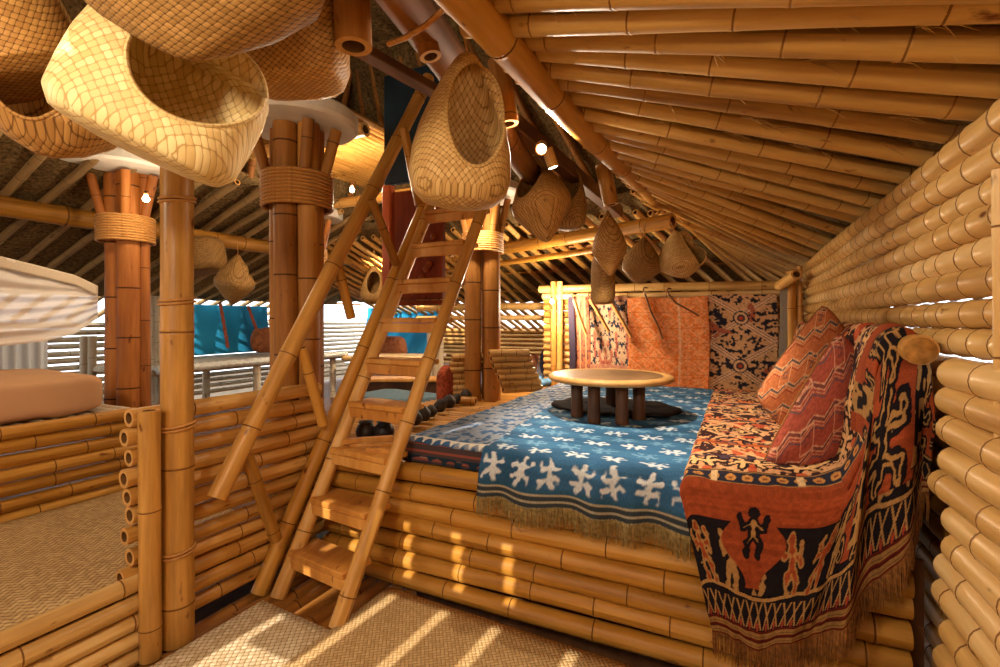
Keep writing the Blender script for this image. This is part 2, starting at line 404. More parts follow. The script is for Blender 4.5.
sheet([(-5.2, -1.7, 4.45), (-5.2, 5.3, 4.45), (-1.8, 5.3, 4.45), (-1.8, -1.7, 4.45)])
# right-hand rafters fan from the long roof beam down to the wall plate
BX = -.80
def beamz(y): return 2.375+.05*(y-1.0)
YP = [.72, .90, 1.07, 1.22, 1.36, 1.47, 1.62, 1.69, 1.80, 1.93, 2.11, 2.30, 2.47, 2.63, 2.79, 2.95, 3.12, 3.30, 3.5, 3.7, 3.9, 4.1, 4.3, 4.55, 4.8, 5.05]
YE = [.60, .80, 1.0, 1.18, 1.30, 1.42, 1.56, 1.76, 1.93, 2.17, 2.43, 2.71, 2.95, 3.23, 3.49, 3.74, 4.2, 4.72, 5.14, 5.55, 5.95, 6.35, 6.8, 7.3, 7.9, 8.6]
for a, b in zip(YP, YE):
    r = .040 if a < 2.2 else .036
    ze = 2.135 if b < 5.9 else 2.135-.0*(b-5.9)
    p0 = Vector((BX-.05, a, beamz(a)+.135)); p1 = Vector((.66, b, ze)); p1 = p0+(p1-p0)*1.06
    onepole(p0, p1, r, B_CEIL, 'rafter', ce, r1=r*1.05, seg=12, node=.36, bend=.010, ridge=.8)
for i, y in enumerate(np.arange(-1.6, .7, .16)):
    onepole((BX, y, beamz(y)+.135), (.72, y, 2.135), .038, B_CEIL, 'rafter', ce, seg=8, node=.4)
# battens lashed across the rafters
for k in range(5):
    f = k/4.6+.06; x = -.72+1.4*f
    onepole((x, -1.5, 2.62-.42*f), (x+.02, 7.6, 2.80-.55*f), .02, B_BRWN, 'batten', ce, seg=6, node=.5)
# rafters of the roof over the far side
x = -6.6
while x < .9:
    onepole((min(x, -.66-.1*x), 5.15, 2.60), (x+min(2.6, max(0, (x+3.4)*.62)), 9.6, 1.20), .036, B_GOLD, 'rafter', ce, seg=8, node=.45, bend=.012); x += .18+random.uniform(-.02, .02)
for y, z in ((5.9, 2.42), (6.6, 2.20), (7.3, 1.98), (8.0, 1.76), (8.7, 1.54)):
    onepole((-6.8, y, z), (.9, y, z), .022, B_BRWN, 'batten', ce, seg=6, node=.6)
# rafters of the roof over the left side
y = -1.2
while y < 7.2:
    onepole((-4.35, y, 2.84), (-8.4, y+.06, 1.50), .034, B_TANR, 'rafter', ce, seg=8, node=.45, bend=.012); y += .27+random.uniform(-.03, .03)
for x, z in ((-5.6, 2.50), (-6.3, 2.27), (-7.0, 2.04), (-7.6, 1.84)):
    onepole((x, -1.5, z), (x, 8.5, z), .02, B_BRWN, 'batten', ce, seg=6, node=.6)
# steeper rafters of the tower, over the back and the left
x = -5.0
while x < -1.0:
    onepole((x, 5.2, 2.70), (x*.6-1.3, 4.3, 4.35), .034, B_BRWN, 'rafter', ce, seg=8, node=.45); x += .34
y = .2
while y < 5.0:
    onepole((-4.32, y, 2.9), (-3.98, y, 4.35), .034, B_BRWN, 'rafter', ce, seg=8, node=.45); y += .34
# loose straw poking down between the rafters
mb = MB()
for i in range(90):
    a = random.uniform(1.2, 4.0); f = random.uniform(.05, .95)
    c = Vector((-.72+1.35*f, a, 2.50-.345*f+.035*(a-1.2)*(1-f))); dr = Vector((random.uniform(.3, 1), random.uniform(-.7, .3), -.25))
    for k in range(7):
        d = (dr+Vector((random.uniform(-.25, .25), random.uniform(-.25, .25), random.uniform(-.25, .15)))).normalized()*random.uniform(.04, .11)
        q = c+Vector((random.uniform(-.02, .02), random.uniform(-.02, .02), 0)); mb.sweep([q, q+d*.6, q+d+Vector((0, 0, -.012))], [.0016, .0014, .0006], 3, 0, False)
o = mb.build('straw_tuft', plain('straw', 'c39a58', .8, .3), ce); o['kind'] = 'stuff'

# unseen front wall behind the viewpoint: planks added and spaced to cut the sun into stripes
wv = struct('wall_front', (-.6, -1.45, 0))
mb = MB(); mb.box((-1.2, -1.42, 3.18), (9.6, .03, .42)); mb.box((-1.2, -1.42, 2.60), (9.6, .03, .10)); x = -5.8  # cross boards added to cut off the upper sun stripes
for w in (.62, .62, .62, .62, .40, .36, .30, .33, .27, .24, .33, .30, .27, .33, .3, .3):
    if -2.35 < x < -1.7: mb.box((x+w/2, -1.45, .25), (w, .025, 1.1)); mb.box((x+w/2, -1.45, 2.68), (w, .025, 1.1))
    else: mb.box((x+w/2, -1.45, 1.5), (w, .025, 3.3))
    x += w+(.055 if x > -2.6 else 0)
mb.build('sun_stripe_planks', WOODB, wv)
_p = D(105, 55, 1.3); _k = (_p.y+1.5)/1.9; _h = _p-Vector((.10, 1.9, -1.35))*_k; hx0, hx1, hz0, hz1 = _h.x-.16, _h.x+.16, _h.z-.14, _h.z+.14
mb = MB(); mb.box(((-6+hx0)/2, -1.5, 3.98), (hx0+6, .03, 1.3)); mb.box(((1+hx1)/2, -1.5, 3.98), (1-hx1, .03, 1.3)); mb.box((_h.x, -1.5, (3.33+hz0)/2), (.32, .03, hz0-3.33)); mb.box((_h.x, -1.5, (4.63+hz1)/2), (.32, .03, 4.63-hz1)); mb.build('sun_block_boards', WOODB, wv)  # unseen boards added to keep sun off the beams; hole lights the pale basket

# ================================================================ ROOF BEAMS
BG = 'bamboo beams carrying the roof'
def beam(p0, p1, r, label, mats=B_ORNG, r1=None, name='roof_beam', cat='beam', node=.45, seg=20, group=BG, **k):
    o = onepole(p0, p1, r, mats, name, None, r1, seg=seg, node=node, **k); return tag(o, label, cat, group)
beam((-.735, .0, 2.37), (-.715, 5.35, 2.665), .062, 'thick bamboo roof beam that the right-hand rafters rest on', B_ORNG, node=.62, bend=.008)
_a, _b = D(405, 0, 1.61), D(450, 62, 1.99)
beam(_a+(_a-_b)*1.6, _b+(_b-_a)*4.2, .078, 'fat brown bamboo beam beside the long roof beam, behind the big hanging basket', B_BRWN, node=.7)
a = onZ(445, 258, 2.40); b = onZ(673, 221, 2.42)
beam(a+(a-b)*.25, b, .072, 'horizontal bamboo beam over the hanging baskets near the textile wall', B_ORNG)
beam(a+(a-b)*.2+Vector((.1, .12, -.17)), b+Vector((-.5, .2, -.17)), .035, 'slim bamboo pole running just below the beam near the textile wall', B_ORNG)
beam((-5.35, -1.2, 2.42), (-5.35, 6.2, 2.42), .085, 'long bamboo beam passing behind the left bundled column', B_ORNG)
o_ = MB(); 
p0, p1 = D(500, 112, 2.7), D(618, 212, 4.3); dv = (p1-p0)
rot = dv.to_track_quat('Y', 'Z').to_matrix()
o_.box((p0+p1)/2, (.09, dv.length, .10), rot, 0, .008); tag(o_.build('roof_beam', WOODB), 'squared dark timber beam next to the lit spotlights', 'beam', BG)
o_ = MB(); p0, p1 = D(322, 28, 2.3), D(482, 118, 3.2); dv = p1-p0
o_.box((p0+p1)/2, (.09, dv.length, .05), dv.to_track_quat('Y', 'Z').to_matrix(), 0, .006); tag(o_.build('roof_beam', WOODB), 'flat brown board running behind the top of the ladder', 'beam', BG)
beam(D(351, -40, 1.62), D(353, 47, 1.62), .060, 'bamboo post with an open hollow end hanging down at the top centre', B_BRWN, name='cut_post', cat='post', node=.5, group=None)
beam(D(408, -30, 1.75), D(431, 56, 1.75), .040, 'shorter bamboo post end beside the curved cane', B_BRWN, name='cut_post', cat='post', node=.5, group=None)
beam(D(498, 60, 2.5), D(508, 124, 2.5), .055, 'short brown bamboo stub between the big basket and the spotlights', B_BRWN, name='cut_post', cat='post', node=.6, group=None)
beam(D(603, 165, 3.5), D(611, 205, 3.5), .055, 'bright yellow bamboo stub under the long roof beam', B_GOLD, name='cut_post', cat='post', node=.6, group=None)
mb = MB(); mb.sweep([D(388, 44, 1.62), D(405, 38, 1.58), D(425, 26, 1.55), D(443, 10, 1.52), D(449, -8, 1.5), D(446, -25, 1.5)], .009, 8)
tag(mb.build('cane_loop', ROPE), 'curved strip of cane bent across the beams at the top', 'cane')
# attic floor above the columns
at = thing('attic_floor', 'slatted bamboo attic floor glowing behind the left-hand disc', 'attic floor', (-3.6, 3.3, 3.2))
mb = MB(); x = -5.0
for k, x in enumerate(np.arange(-5.0, -2.9, .075)):
    mb.pole((x, 2.55, 3.22), (x, 5.0, 3.22), .034, seg=8, node=.5)
o = mb.build('slats', B_GOLD, at)
onepole((-5.1, 3.25, 3.12), (-2.85, 3.25, 3.12), .06, B_GOLD, 'joist', at); onepole((-5.1, 4.5, 2.92), (-2.9, 4.5, 2.92), .06, B_GOLD, 'joist', at)
onepole((-5.1, 2.5, 3.12), (-2.9, 2.5, 3.12), .06, B_GOLD, 'joist', at)

# ================================================================ BUNDLED COLUMNS
def column(c, culms, zb, zlash, zc, label, mats, disc=.42, rd=.072, dl=.1, zdisc=2.75):
    t = thing('bundled_column', label, 'column', (c[0], c[1], zb), 'bundled bamboo columns')
    for (dx, dy, r) in culms:
        onepole((c[0]+dx, c[1]+dy, zb), (c[0]+dx, c[1]+dy, zdisc-.005), r, mats, 'bamboo_pole', t, seg=16, node=.42, bend=.004, ridge=.5)
    R = max(math.hypot(dx, dy)+r for dx, dy, r in culms)+.012
    mb = MB()
    nn = int((zc-zlash)/.022)
    for k in range(nn):
        pts = [(c[0]+R*math.cos(a)*(1+.01*math.sin(k*3+a*2)), c[1]+R*math.sin(a), zlash+k*.022+.011) for a in np.linspace(0, 2*math.pi, 29)[:-1]]
        mb.sweep(pts, .0125, 6, 0, False, closed=True)
    mb.build('rattan_lashing', ROPE, t)
    for k in range(7):
        an = k/7*2*math.pi+.4
        if k % 2: continue
        r0 = R*.85; onepole((c[0]+r0*math.cos(an), c[1]+r0*math.sin(an), zc-.02), (c[0]+(r0+.08)*math.cos(an), c[1]+(r0+.08)*math.sin(an), zdisc-.02), .035, mats, 'brace_stub', t, seg=10)
    mb = MB(); mb.lathe([(0, 0), (disc*.6, 0), (disc-.02, .0), (disc, .02), (disc, .085), (disc-.015, .10), (0, .10)], (c[0], c[1], zdisc), 48, smooth=False)
    mb.build('cap_disc', WHITE, t)
    return t
c3 = [(-.10, -.03, .072), (.02, -.10, .076), (.12, .0, .070), (.02, .10, .074), (-.08, .09, .05)]
column((-2.585, 2.30), [(-.128, -.02, .070), (.0, -.09, .076), (.125, -.02, .066), (.05, .09, .065), (-.07, .08, .05)], .2, 2.22, 2.46, 'bundled bamboo column with a white disc on top, nearest and left of the ladder', B_BRWN, .38)
column((-4.72, 2.38), [(-.085, -.03, .088), (.07, -.02, .084), (-.02, .10, .06), (.12, .08, .045)], .2, 2.16, 2.40, 'red-brown bundled bamboo column beside the mosquito net', B_REDB, .47)
column((-2.34, 4.42), [(-.09, -.05, .085), (.09, .02, .09), (-.02, .13, .06)], .5, 2.18, 2.40, 'bundled bamboo column standing behind the ladder by the blue mattress', B_BRWN, .42)
column((-4.80, 4.42), [(-.10, -.06, .095), (.09, .02, .09), (-.02, .13, .07)], .2, 2.18, 2.40, 'red-brown bundled bamboo column farthest back, seen past the handrail', B_REDB, .42)

# ================================================================ PARTITION, POSTS AND RAILS ON THE LEFT
pa = thing('bamboo_partition', 'low wall of stacked bamboo poles between the big post and the ladder', 'partition', (-2.4, 1.7, 0))
for i in range(12):
    z = 1.062-.0875*i
    y0 = 1.232+random.uniform(-.025, .015)
    onepole((-2.44+random.uniform(-.01, .01), y0, z), (-2.40, 2.30+random.uniform(-.03, .05), z), .039+random.uniform(-.003, .003), B_GOLD, 'rail_pole', pa, seg=14, node=.34, bend=.004)
onepole((-2.345, 1.275, 0), (-2.345, 1.275, 1.10), .043, B_GOLD, 'support_post', pa, seg=16, node=.5)
t = thing('bamboo_post', 'tall thick bamboo post standing in front of the low partition', 'post', (-2.33, 1.43, 0))
mb = MB(); P_ = (-2.355, 1.40)
mb.pole((*P_, 0), (*P_, 2.35), .069, .067, seg=28, node=.62, jit=.03, ridge=.6, bend=.001); mb.build('culm', B_GOLD, t)
for z in (.42, 1.0, 1.58, 2.05):
    mb = MB()
    for k in range(2): mb.sweep([(P_[0]+.072*math.cos(a), P_[1]+.072*math.sin(a), z+k*.016+.01*math.sin(a)) for a in np.linspace(0, 2*math.pi, 25)[:-1]], .006, 6, 0, False, closed=True)
    mb.build('cane_ring', ROPE, t)
t = thing('low_rail_wall', 'low wall of pale bamboo poles at the bottom left corner', 'rail wall', (-2.42, .4, 0))
for i in range(5):
    z = .335-.083*i
    onepole((-2.42, -.9, z), (-2.40, 1.30, z), .038, B_PALE, 'rail_pole', t, seg=14, node=.5, bend=.006)
t = thing('bed_rail_wall', 'wall of stacked bamboo poles below the peach mattress', 'rail wall', (-3.8, .8, .3))
for i in range(8):
    z = .845-.0855*i
    onepole((-3.85, -.9, z), (-3.83, 2.0+random.uniform(-.03, .03), z), .040, B_ORNG, 'rail_pole', t, seg=14, node=.42, bend=.005)

# ================================================================ LADDER, HANDRAIL
ld = thing('bamboo_ladder', 'steep bamboo ladder with wooden treads in the middle of the room', 'ladder', (-1.95, 1.85, 0))
Rb, Rt = Vector((-1.765, 1.80, 0)), Vector((-1.555, 3.0, 2.36)); Lb, Lt = Vector((-2.24, 1.86, 0)), Vector((-2.02, 3.02, 2.36))
onepole(Rb, Rt, .042, B_GOLD, 'side_rail', ld, r1=.038, seg=18, node=.42, bend=.004); onepole(Lb, Lt, .042, B_GOLD, 'side_rail', ld, r1=.038, seg=18, node=.42, bend=.004)
n = 9
for k in range(n):
    f = .085+.1085*k
    a = Lb.lerp(Lt, f); b = Rb.lerp(Rt, f); c = (a+b)/2; L_ = (b-a).length-.03
    rot = (b-a).to_track_quat('X', 'Z').to_matrix(); rot = Matrix.Rotation(math.atan2((b-a).y, (b-a).x), 3, 'Z')
    mb = MB(); mb.box(c+Vector((0, .045, .018)), (L_, .20, .032), rot, 0, .006)
    tr = mb.build('tread', WOODT, ld)
    mb = MB(); mb.box(c+Vector((0, -.035, -.03)), (L_, .028, .06), rot, 0, .005); mb.build('front_batten', WOODT, ld)
hr = thing('ladder_handrail', 'long bamboo handrail with short struts, leaning beside the ladder', 'handrail', (-2.3, 1.7, 0))
G0, G1 = Vector((-2.36, 1.84, 0)), Vector((-2.08, 3.05, 2.42))
onepole(G0, G1, .046, B_ORNG, 'lower_pole', hr, r1=.040, seg=18, node=.5, bend=.005)
H0, H1 = onX(217, 498, -2.27), onX(428, 78, -2.12)
onepole(H0, H1, .046, B_GOLD, 'handrail_pole', hr, r1=.046, seg=18, node=.55, bend=.004)
for (a, b, xx, r) in (((301, 348), (323, 425), -2.22, .03), ((246, 455), (276, 540), -2.27, .032), ((371, 200), (396, 265), -2.12, .03), ((404, 128), (419, 205), -2.05, .03), ((338, 265), (352, 318), -2.2, .03)):
    onepole(onX(*a, xx), onX(*b, xx+.02), r, B_ORNG, 'strut', hr, seg=12, node=.3)
# ================================================================ SLEEPING PLATFORM
pf = thing('sleeping_platform', 'raised bamboo platform with a front of stacked horizontal poles', 'platform', (-.9, 3.8, 0))
for i in range(7):
    z = .642-.0985*i; r = .047+random.uniform(-.002, .003)
    onepole((-2.28, 2.262+random.uniform(-.006, .006), z), (.565, 2.262, z+random.uniform(-.006, .006)), r, B_ORNG, 'front_pole', pf, seg=18, node=.42, bend=.008, off=None)
mb = MB()
for y in np.arange(2.33, 5.78, .08): mb.pole((-2.20 if y < 2.7 else -2.85, y, .65), (.57, y, .65), .038, seg=8, node=.5)
mb.build('deck_slats', B_GOLD, pf)
mb = MB(); mb.box((-.85, 2.345, .31), (2.95, .02, .58)); mb.build('gap_stop_board', WOODB, pf)  # dark board added so no light shows between the front poles
for y in (2.45, 3.6, 4.8):
    for x in (-2.2, -.8, .5): onepole((x, y, 0), (x, y, .62), .05, B_BRWN, 'leg', pf, seg=10)

# ---------------------------------------------------------------- pattern functions (metres)
def speck(U, V, s, seed=0, amt=.12): return 1+amt*(vnoise(U*s, V*s, seed)-.5)*2
def frog(a, b):
    """distance-like field of a splayed animal motif, a,b in motif units (-.5...5)"""
    d = seg(a, b, -.26, .0, .22, .02)-.085
    for x0, y0, x1, y1, w in ((.18, .02, .42, .10, .07), (-.2, 0, -.42, -.10, .055), (-.15, 0, -.25, .32, .05), (-.15, 0, -.18, -.32, .05), (.10, 0, .12, .34, .05), (.10, 0, .20, -.30, .05), (.12, .34, .26, .38, .04), (-.25, .32, -.38, .34, .04)):
        d = np.minimum(d, seg(a, b, x0, y0, x1, y1)-w)
    return d
def col_blue(X, Yv):
    """X across, Yv distance from the hem"""
    c = full(X.shape, '33597a')*speck(X, Yv, 5, 3, .32)[..., None]*speck(X*4, Yv*60, 1, 8, .10)[..., None]
    row = .155
    q = np.where(Yv < .42, 0, 1)
    # big row near the hem
    k = .15; i = np.floor(X/k); a = (X/k-i-.5); b = (Yv-.155)/.155
    a2 = a*np.where(i % 2 > 0, 1, -1); d = frog(b*1.0+.10*np.sin(i*5)*a2, a2*1.1+.12*b*np.cos(i*3))+(vnoise(X*50, Yv*50, 4)-.5)*.14
    m = (1-sst(-.02, .05, d))*(np.abs(b) < .6)
    c = mixc(c, C('ccccc8'), m*.92)
    k = .185
    for r in range(22):
        yc = .335+r*.135; off = (r*.37) % 1
        i = np.floor(X/k+off); a = X/k+off-i-.5; fl_ = np.where((i % 2) > 0, 1, -1)
        b = (Yv-yc)/.12
        d = frog(a*fl_*1.5, b*1.0)+(vnoise(X*60, Yv*60, r)-.5)*.16
        m = (1-sst(-.02, .06, d))*(np.abs(b) < .55)
        tone = .55+.45*((r % 2) == 0)
        c = mixc(c, C('c4ccd0') if r % 2 == 0 else C('7fa4bc'), m*(.9 if r % 2 == 0 else .7))
        if r % 2 == 1: c = mixc(c, C('49789a'), .35*(np.abs(b) < .5))
    # dark zone and striped hem
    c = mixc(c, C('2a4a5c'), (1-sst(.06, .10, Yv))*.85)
    st = (Yv < .06)
    s_ = np.where(pp(Yv, .014) > .72, 1.0, 0.0)
    sc_ = full(X.shape, '34383a'); sc_ = mixc(sc_, C('a89a7c'), s_*.8)
    return np.where(st[..., None], sc_, c)
def col_coverlet(X, Yv):
    c = full(X.shape, '3a587c')*speck(X, Yv, 6, 2, .3)[..., None]
    n = vnoise(pp(X, .22)*6, Yv*22, 5)*.6+vnoise(X*30, Yv*26, 6)*.5
    m = sst(.50, .58, n)
    for r in range(24):
        i = np.floor(X/.15+r*.4); a = X/.15+r*.4-i-.5; b = (Yv-.13-r*.125)/.115
        d = frog(a*1.1, b)+(vnoise(X*60, Yv*60, r)-.5)*.14
        m = np.maximum(m*.95, (1-sst(-.02, .06, d))*(np.abs(b) < .55))
    c = mixc(c, C('ddd6ca'), m*.9)
    z = pp(X, .03)*.045
    c = mixc(c, C('d8d0bf'), ((Yv < .055) & (Yv > z*1.0)).astype(float)*.9)
    return c
def col_matt_side(X, Z):
    c = full(X.shape, '4a3b3a')
    c = mixc(c, C('8a4a3c'), (pp(Z, .022) > .7)*1.0); c = mixc(c, C('b0a088'), (pp(Z+.006, .044) > .93)*.7)
    n = vnoise(X*22, Z*30, 2)
    return mixc(c, C('20303c'), ((Z > .07)*sst(.4, .5, n)))
def col_orange(X, Y):
    n = vnoise(pp(X, .30)*14, pp(Y, .11)*5, 3)
    c = mixc(full(X.shape, 'e27c3c'), C('e89a62'), sst(.35, .62, n)*.7)
    z = np.abs(pp(X, .105)-pp(Y, .085)); c = mixc(c, C('efb080'), (z < .10)*.45)
    c = mixc(c, C('c05a26'), (pp(Y, .085) > .93)*.6); c = mixc(c, C('efd0aa'), (np.abs(X-.55) < .012)*.4)
    return c*speck(X*70, Y*70, 1, 7, .25)[..., None]
def col_blacktan(X, Y, w=.62):
    c = full(X.shape, '2b2a34')
    m = pp(X, w)                                      # mirrored left to right
    n = vnoise(m*16, Y*30, 11)*.6+vnoise(m*36, Y*60, 12)*.5
    c = mixc(c, C('d9a878'), sst(.50, .56, n)*.95)
    dd = np.abs(np.abs(m-.5)*1.5-pp(Y, .25)*.9+.1)
    c = mixc(c, C('e3b890'), (dd < .13)*1.0); c = mixc(c, C('2b2a34'), (np.abs(dd-.06) < .014)*.9)
    rr = np.hypot((m-.5)*w*1.0, ((Y/.5) % 1-.5)*.5)
    c = mixc(c, C('2f3440'), (rr < .075)*1.); c = mixc(c, C('dcae80'), (np.abs(rr-.05) < .012)*1.); c = mixc(c, C('b04a30'), (rr < .02)*1.)
    n2 = vnoise(X*5, Y*5, 33); c = mixc(c, C('a84a34'), ((n2 > .78)*sst(.5, .52, n))*.8)
    return c*speck(X*90, Y*90, 1, 7, .2)[..., None]
def col_blackfine(X, Y):
    c = full(X.shape, '2a3342'); m = pp(X, .19)
    n = vnoise(m*7, Y*26, 21)*.6+vnoise(m*18, Y*52, 22)*.5
    c = mixc(c, C('d8b08a'), sst(.47, .53, n)*.95)
    n2 = vnoise(m*6, Y*9, 23); c = mixc(c, C('b0503c'), sst(.7, .74, n2)*.7)
    c = mixc(c, C('c4866a'), (pp(Y, .42) > .9)*.8)
    return c*speck(X*90, Y*90, 1, 7, .2)[..., None]
def col_stripes(X, Y):
    c = full(X.shape, 'b9704e'); n = vnoise(pp(X, .06)*5, Y*34, 4)
    c = mixc(c, C('5a3a3c'), sst(.55, .62, n)*.8); c = mixc(c, C('dca070'), (pp(X, .035) > .8)*.8)
    return c
def human(a, b):
    d = seg(a, b, 0, -.05, 0, .20)-.075
    d = np.minimum(d, np.hypot(a, b-.36)-.085)
    for x0, y0, x1, y1, w in ((0, .18, .22, .05, .035), (.22, .05, .26, .32, .03), (0, .18, -.22, .05, .035), (-.22, .05, -.26, .32, .03), (0, -.05, .13, -.22, .045), (.13, -.22, .10, -.45, .04), (0, -.05, -.13, -.22, .045), (-.13, -.22, -.16, -.45, .04)):
        d = np.minimum(d, seg(a, b, x0, y0, x1, y1)-w)
    return d
BLK, ORG, TAN, MAR = '1d1719', '944323', 'a67a46', '7a2a1c'
def col_redblanket(X, v):
    """v: metres up from the hem"""
    n = vnoise(X*55, v*55, 3)
    c = full(X.shape, BLK)
    # striped hem
    s = np.zeros(X.shape+(3,))+C('8a6436')
    s = mixc(s, C('5c1c14'), (pp(v, .017) > .62)*1.0); s = mixc(s, C('2a1c14'), (pp(v+.003, .0085) > .82)*.7)
    # tasselled hourglasses above the hem
    i = np.floor(X/.052); a = (X/.052-i-.5)*2; h = (v-.075)/.10
    d = np.abs(np.abs(a)-np.abs(h-.5)*1.5)
    hg = (d < .17)*(h > 0)*(h < 1)
    c = mixc(c, C(TAN), hg*.9); c = mixc(c, C('a04028'), ((np.hypot(a, (h-.1)*2) < .3))*.8)
    c = mixc(c, C(TAN), (np.abs(v-.195-.012*np.sin(X*14)) < .007)*1.)
    # figures on black
    def figs(c, k, v0, hh, f, seed, cc=(ORG, TAN)):
        i = np.floor(X/k); a = X/k-i-.5; b = (v-v0)/hh
        if f is frog: d = frog(b*.9, a*1.05)
        else: ln = .35*np.sin(i*2.3+seed); sg = np.where(i % 2 > 0, 1, -1); d = f((a+ln*b)*sg*.9, b*.95+.06*a*sg)-.012
        d = d+(n-.5)*.11
        m = (1-sst(-.01, .02, d))*(np.abs(b) < .55); ed = ((np.abs(d-.0) < .028)*(np.abs(b) < .55))
        pick = (hashn(i, i*0, seed) > .45)
        c = np.where((m > .5)[..., None], np.where(pick[..., None], C(cc[0]), C(cc[1])), c)
        return mixc(c, C(TAN), ed*.85)
    c = figs(c, .135, .33, .24, human, 1)
    # broad orange panel with black beasts
    pan = ((v > .47) & (v < .64)) | ((v > .22) & (v < .5) & (np.abs((X % .62)-.30) < .085+.05*np.sin(v*20)))
    c = np.where(pan[..., None], C(ORG)*speck(X*2, v*90, 1, 6, .2)[..., None], c)
    i = np.floor(X/.62); a = (X/.62-i-.484)*.62/.20; b = (v-.44)/.20
    d = human(a, b)+(n-.5)*.06; c = mixc(c, C(BLK), (d < .03)*1.); c = mixc(c, C(TAN), ((d < -.03)*(np.hypot(a, b) < .25))*1.)
    c = mixc(c, C(TAN), (np.abs(v-.648) < .008)*1.)
    # small boxes
    bx = (v > .655) & (v < .745); i = np.floor(X/.062); a = X/.062-i-.5; b = (v-.70)/.075
    c = np.where(bx[..., None], C('2c2b38'), c)
    c = mixc(c, C('c58a48'), (bx & (np.hypot(a, b*.9) < .34))*1.); c = mixc(c, C('8a4a28'), (bx & (np.hypot(a, b) < .15))*1.)
    c = mixc(c, C('d8b484'), (bx & (np.abs(X % .31-.155) < .012))*1.); c = mixc(c, C(TAN), (np.abs(v-.752) < .006)*1.)
    # many-coloured field of the seat
    top = v > .76
    m = pp(X, .30); q = vnoise(m*8, v*18, 41)*.6+vnoise(m*22, v*46, 42)*.5
    f = full(X.shape, '3a2220'); f = mixc(f, C('d39a6a'), sst(.53, .58, q)*.95); f = mixc(f, C('b84e2c'), sst(.72, .76, vnoise(m*5, v*14, 43))*.9)
    z = np.abs(pp(X, .20)-pp(v, .16)); f = mixc(f, C('dba878'), (z < .09)*.85); f = mixc(f, C('4a3a48'), (pp(v, .16) > .85)*.7)
    k2 = .20; i = np.floor(X/k2); a = X/k2-i-.5
    for r in range(8):
        b = (v-(.88+r*.36))/.17; dd = frog(a, b*.9)+(n-.5)*.05
        f = mixc(f, C('221618'), (dd < .06)*(np.abs(b) < .6)*1.); f = mixc(f, C('cf7a48') if r % 2 else C('d8a870'), (dd < -.0)*(np.abs(b) < .6)*1.)
    f = mixc(f, C(ORG), ((v > 1.22) & (v < 1.27))*.8)
    c = np.where(top[..., None], f, c)
    c = np.where((v < .07)[..., None], s, c)
    return c*speck(X*80, v*80, 1, 9, .18)[..., None]

# ---------------------------------------------------------------- mattresses
def slab(name, x0, x1, y0, y1, z0, z1, r, mat, parent=None, nx=40, ny=60, sag=0, puff=.01, colf=None):
    def pos(U, V):
        # wrap: V runs front face bottom -> top -> back
        X = x0+(x1-x0)*U
        H = z1-z0; L = y1-y0; T = 2*H+L; s = V*T
        Y = np.where(s < H, y0, np.where(s < H+L, y0+(s-H), y1)); Z = np.where(s < H, z0+s, np.where(s < H+L, z1, z1-(s-H-L)))
        e = r
        k = np.clip((Z-(z1-e))/e, 0, 1)*np.clip((e-(Y-y0))/e, 0, 1); Z = Z-k*e*.3; Y = Y+k*e*.3
        return X, Y, Z
    return pos
m1 = thing('mattress', 'thick floor mattress with a dark striped side under the blue and white coverlets', 'mattress', (-1, 3.6, .69))
mb = MB(); mb.box((-.98, 3.76, .748), (1.5, 2.88, .115), None, 0, .02); mb.build('core', plain('mattress_ticking', '4a3b3a', .9), m1)
Yf = 2.31
grid_cloth('striped_border', 300, 26, lambda U, V: (-1.735+1.55*U, Yf-.006+0*U, .692+.112*V), lambda U, V: col_matt_side(U*1.55, .112*(1-V)), m1, .004)
grid_cloth('striped_border', 300, 26, lambda U, V: (-1.738+0*U, Yf+2.88*U, .692+.112*V), lambda U, V: col_matt_side(U*2.9, .112*(1-V)), m1, .004)
m2 = thing('mattress', 'seat mattress under the red figured blanket by the right wall', 'mattress', (.2, 3.7, .69))
mb = MB(); mb.box((.19, 3.79, .752), (.74, 2.95, .12), None, 0, .02); mb.build('core', plain('mattress_cover', '7a5a48', .9), m2)

# blue-white coverlet on the mattress
def wr_(X, Y, a=.004): return a*(vnoise(X*5+Y*2, Y*6-X*2, 1)+.5*vnoise(X*13, Y*15+X*5, 2)+.3*vnoise(X*26+Y*8, Y*14, 3))*2.8
def pos_cov(U, V):
    X = -1.75+1.15*U; Y = 2.30+2.92*V; Z = .812+wr_(X, Y)
    e = np.clip((.03-(Y-2.30))/.03, 0, 1); Z = Z-e*e*.02
    e = np.clip((.04-(X+1.75))/.04, 0, 1); Z = Z-e*e*.025
    return X, Y, Z
o = grid_cloth('coverlet', 230, 430, pos_cov, lambda U, V: col_coverlet(1.15*U, 2.92*V), None, .006, usz=1.15, vsz=2.92)
tag(o, 'pale blue and cream patterned coverlet on the left part of the mattress', 'coverlet')
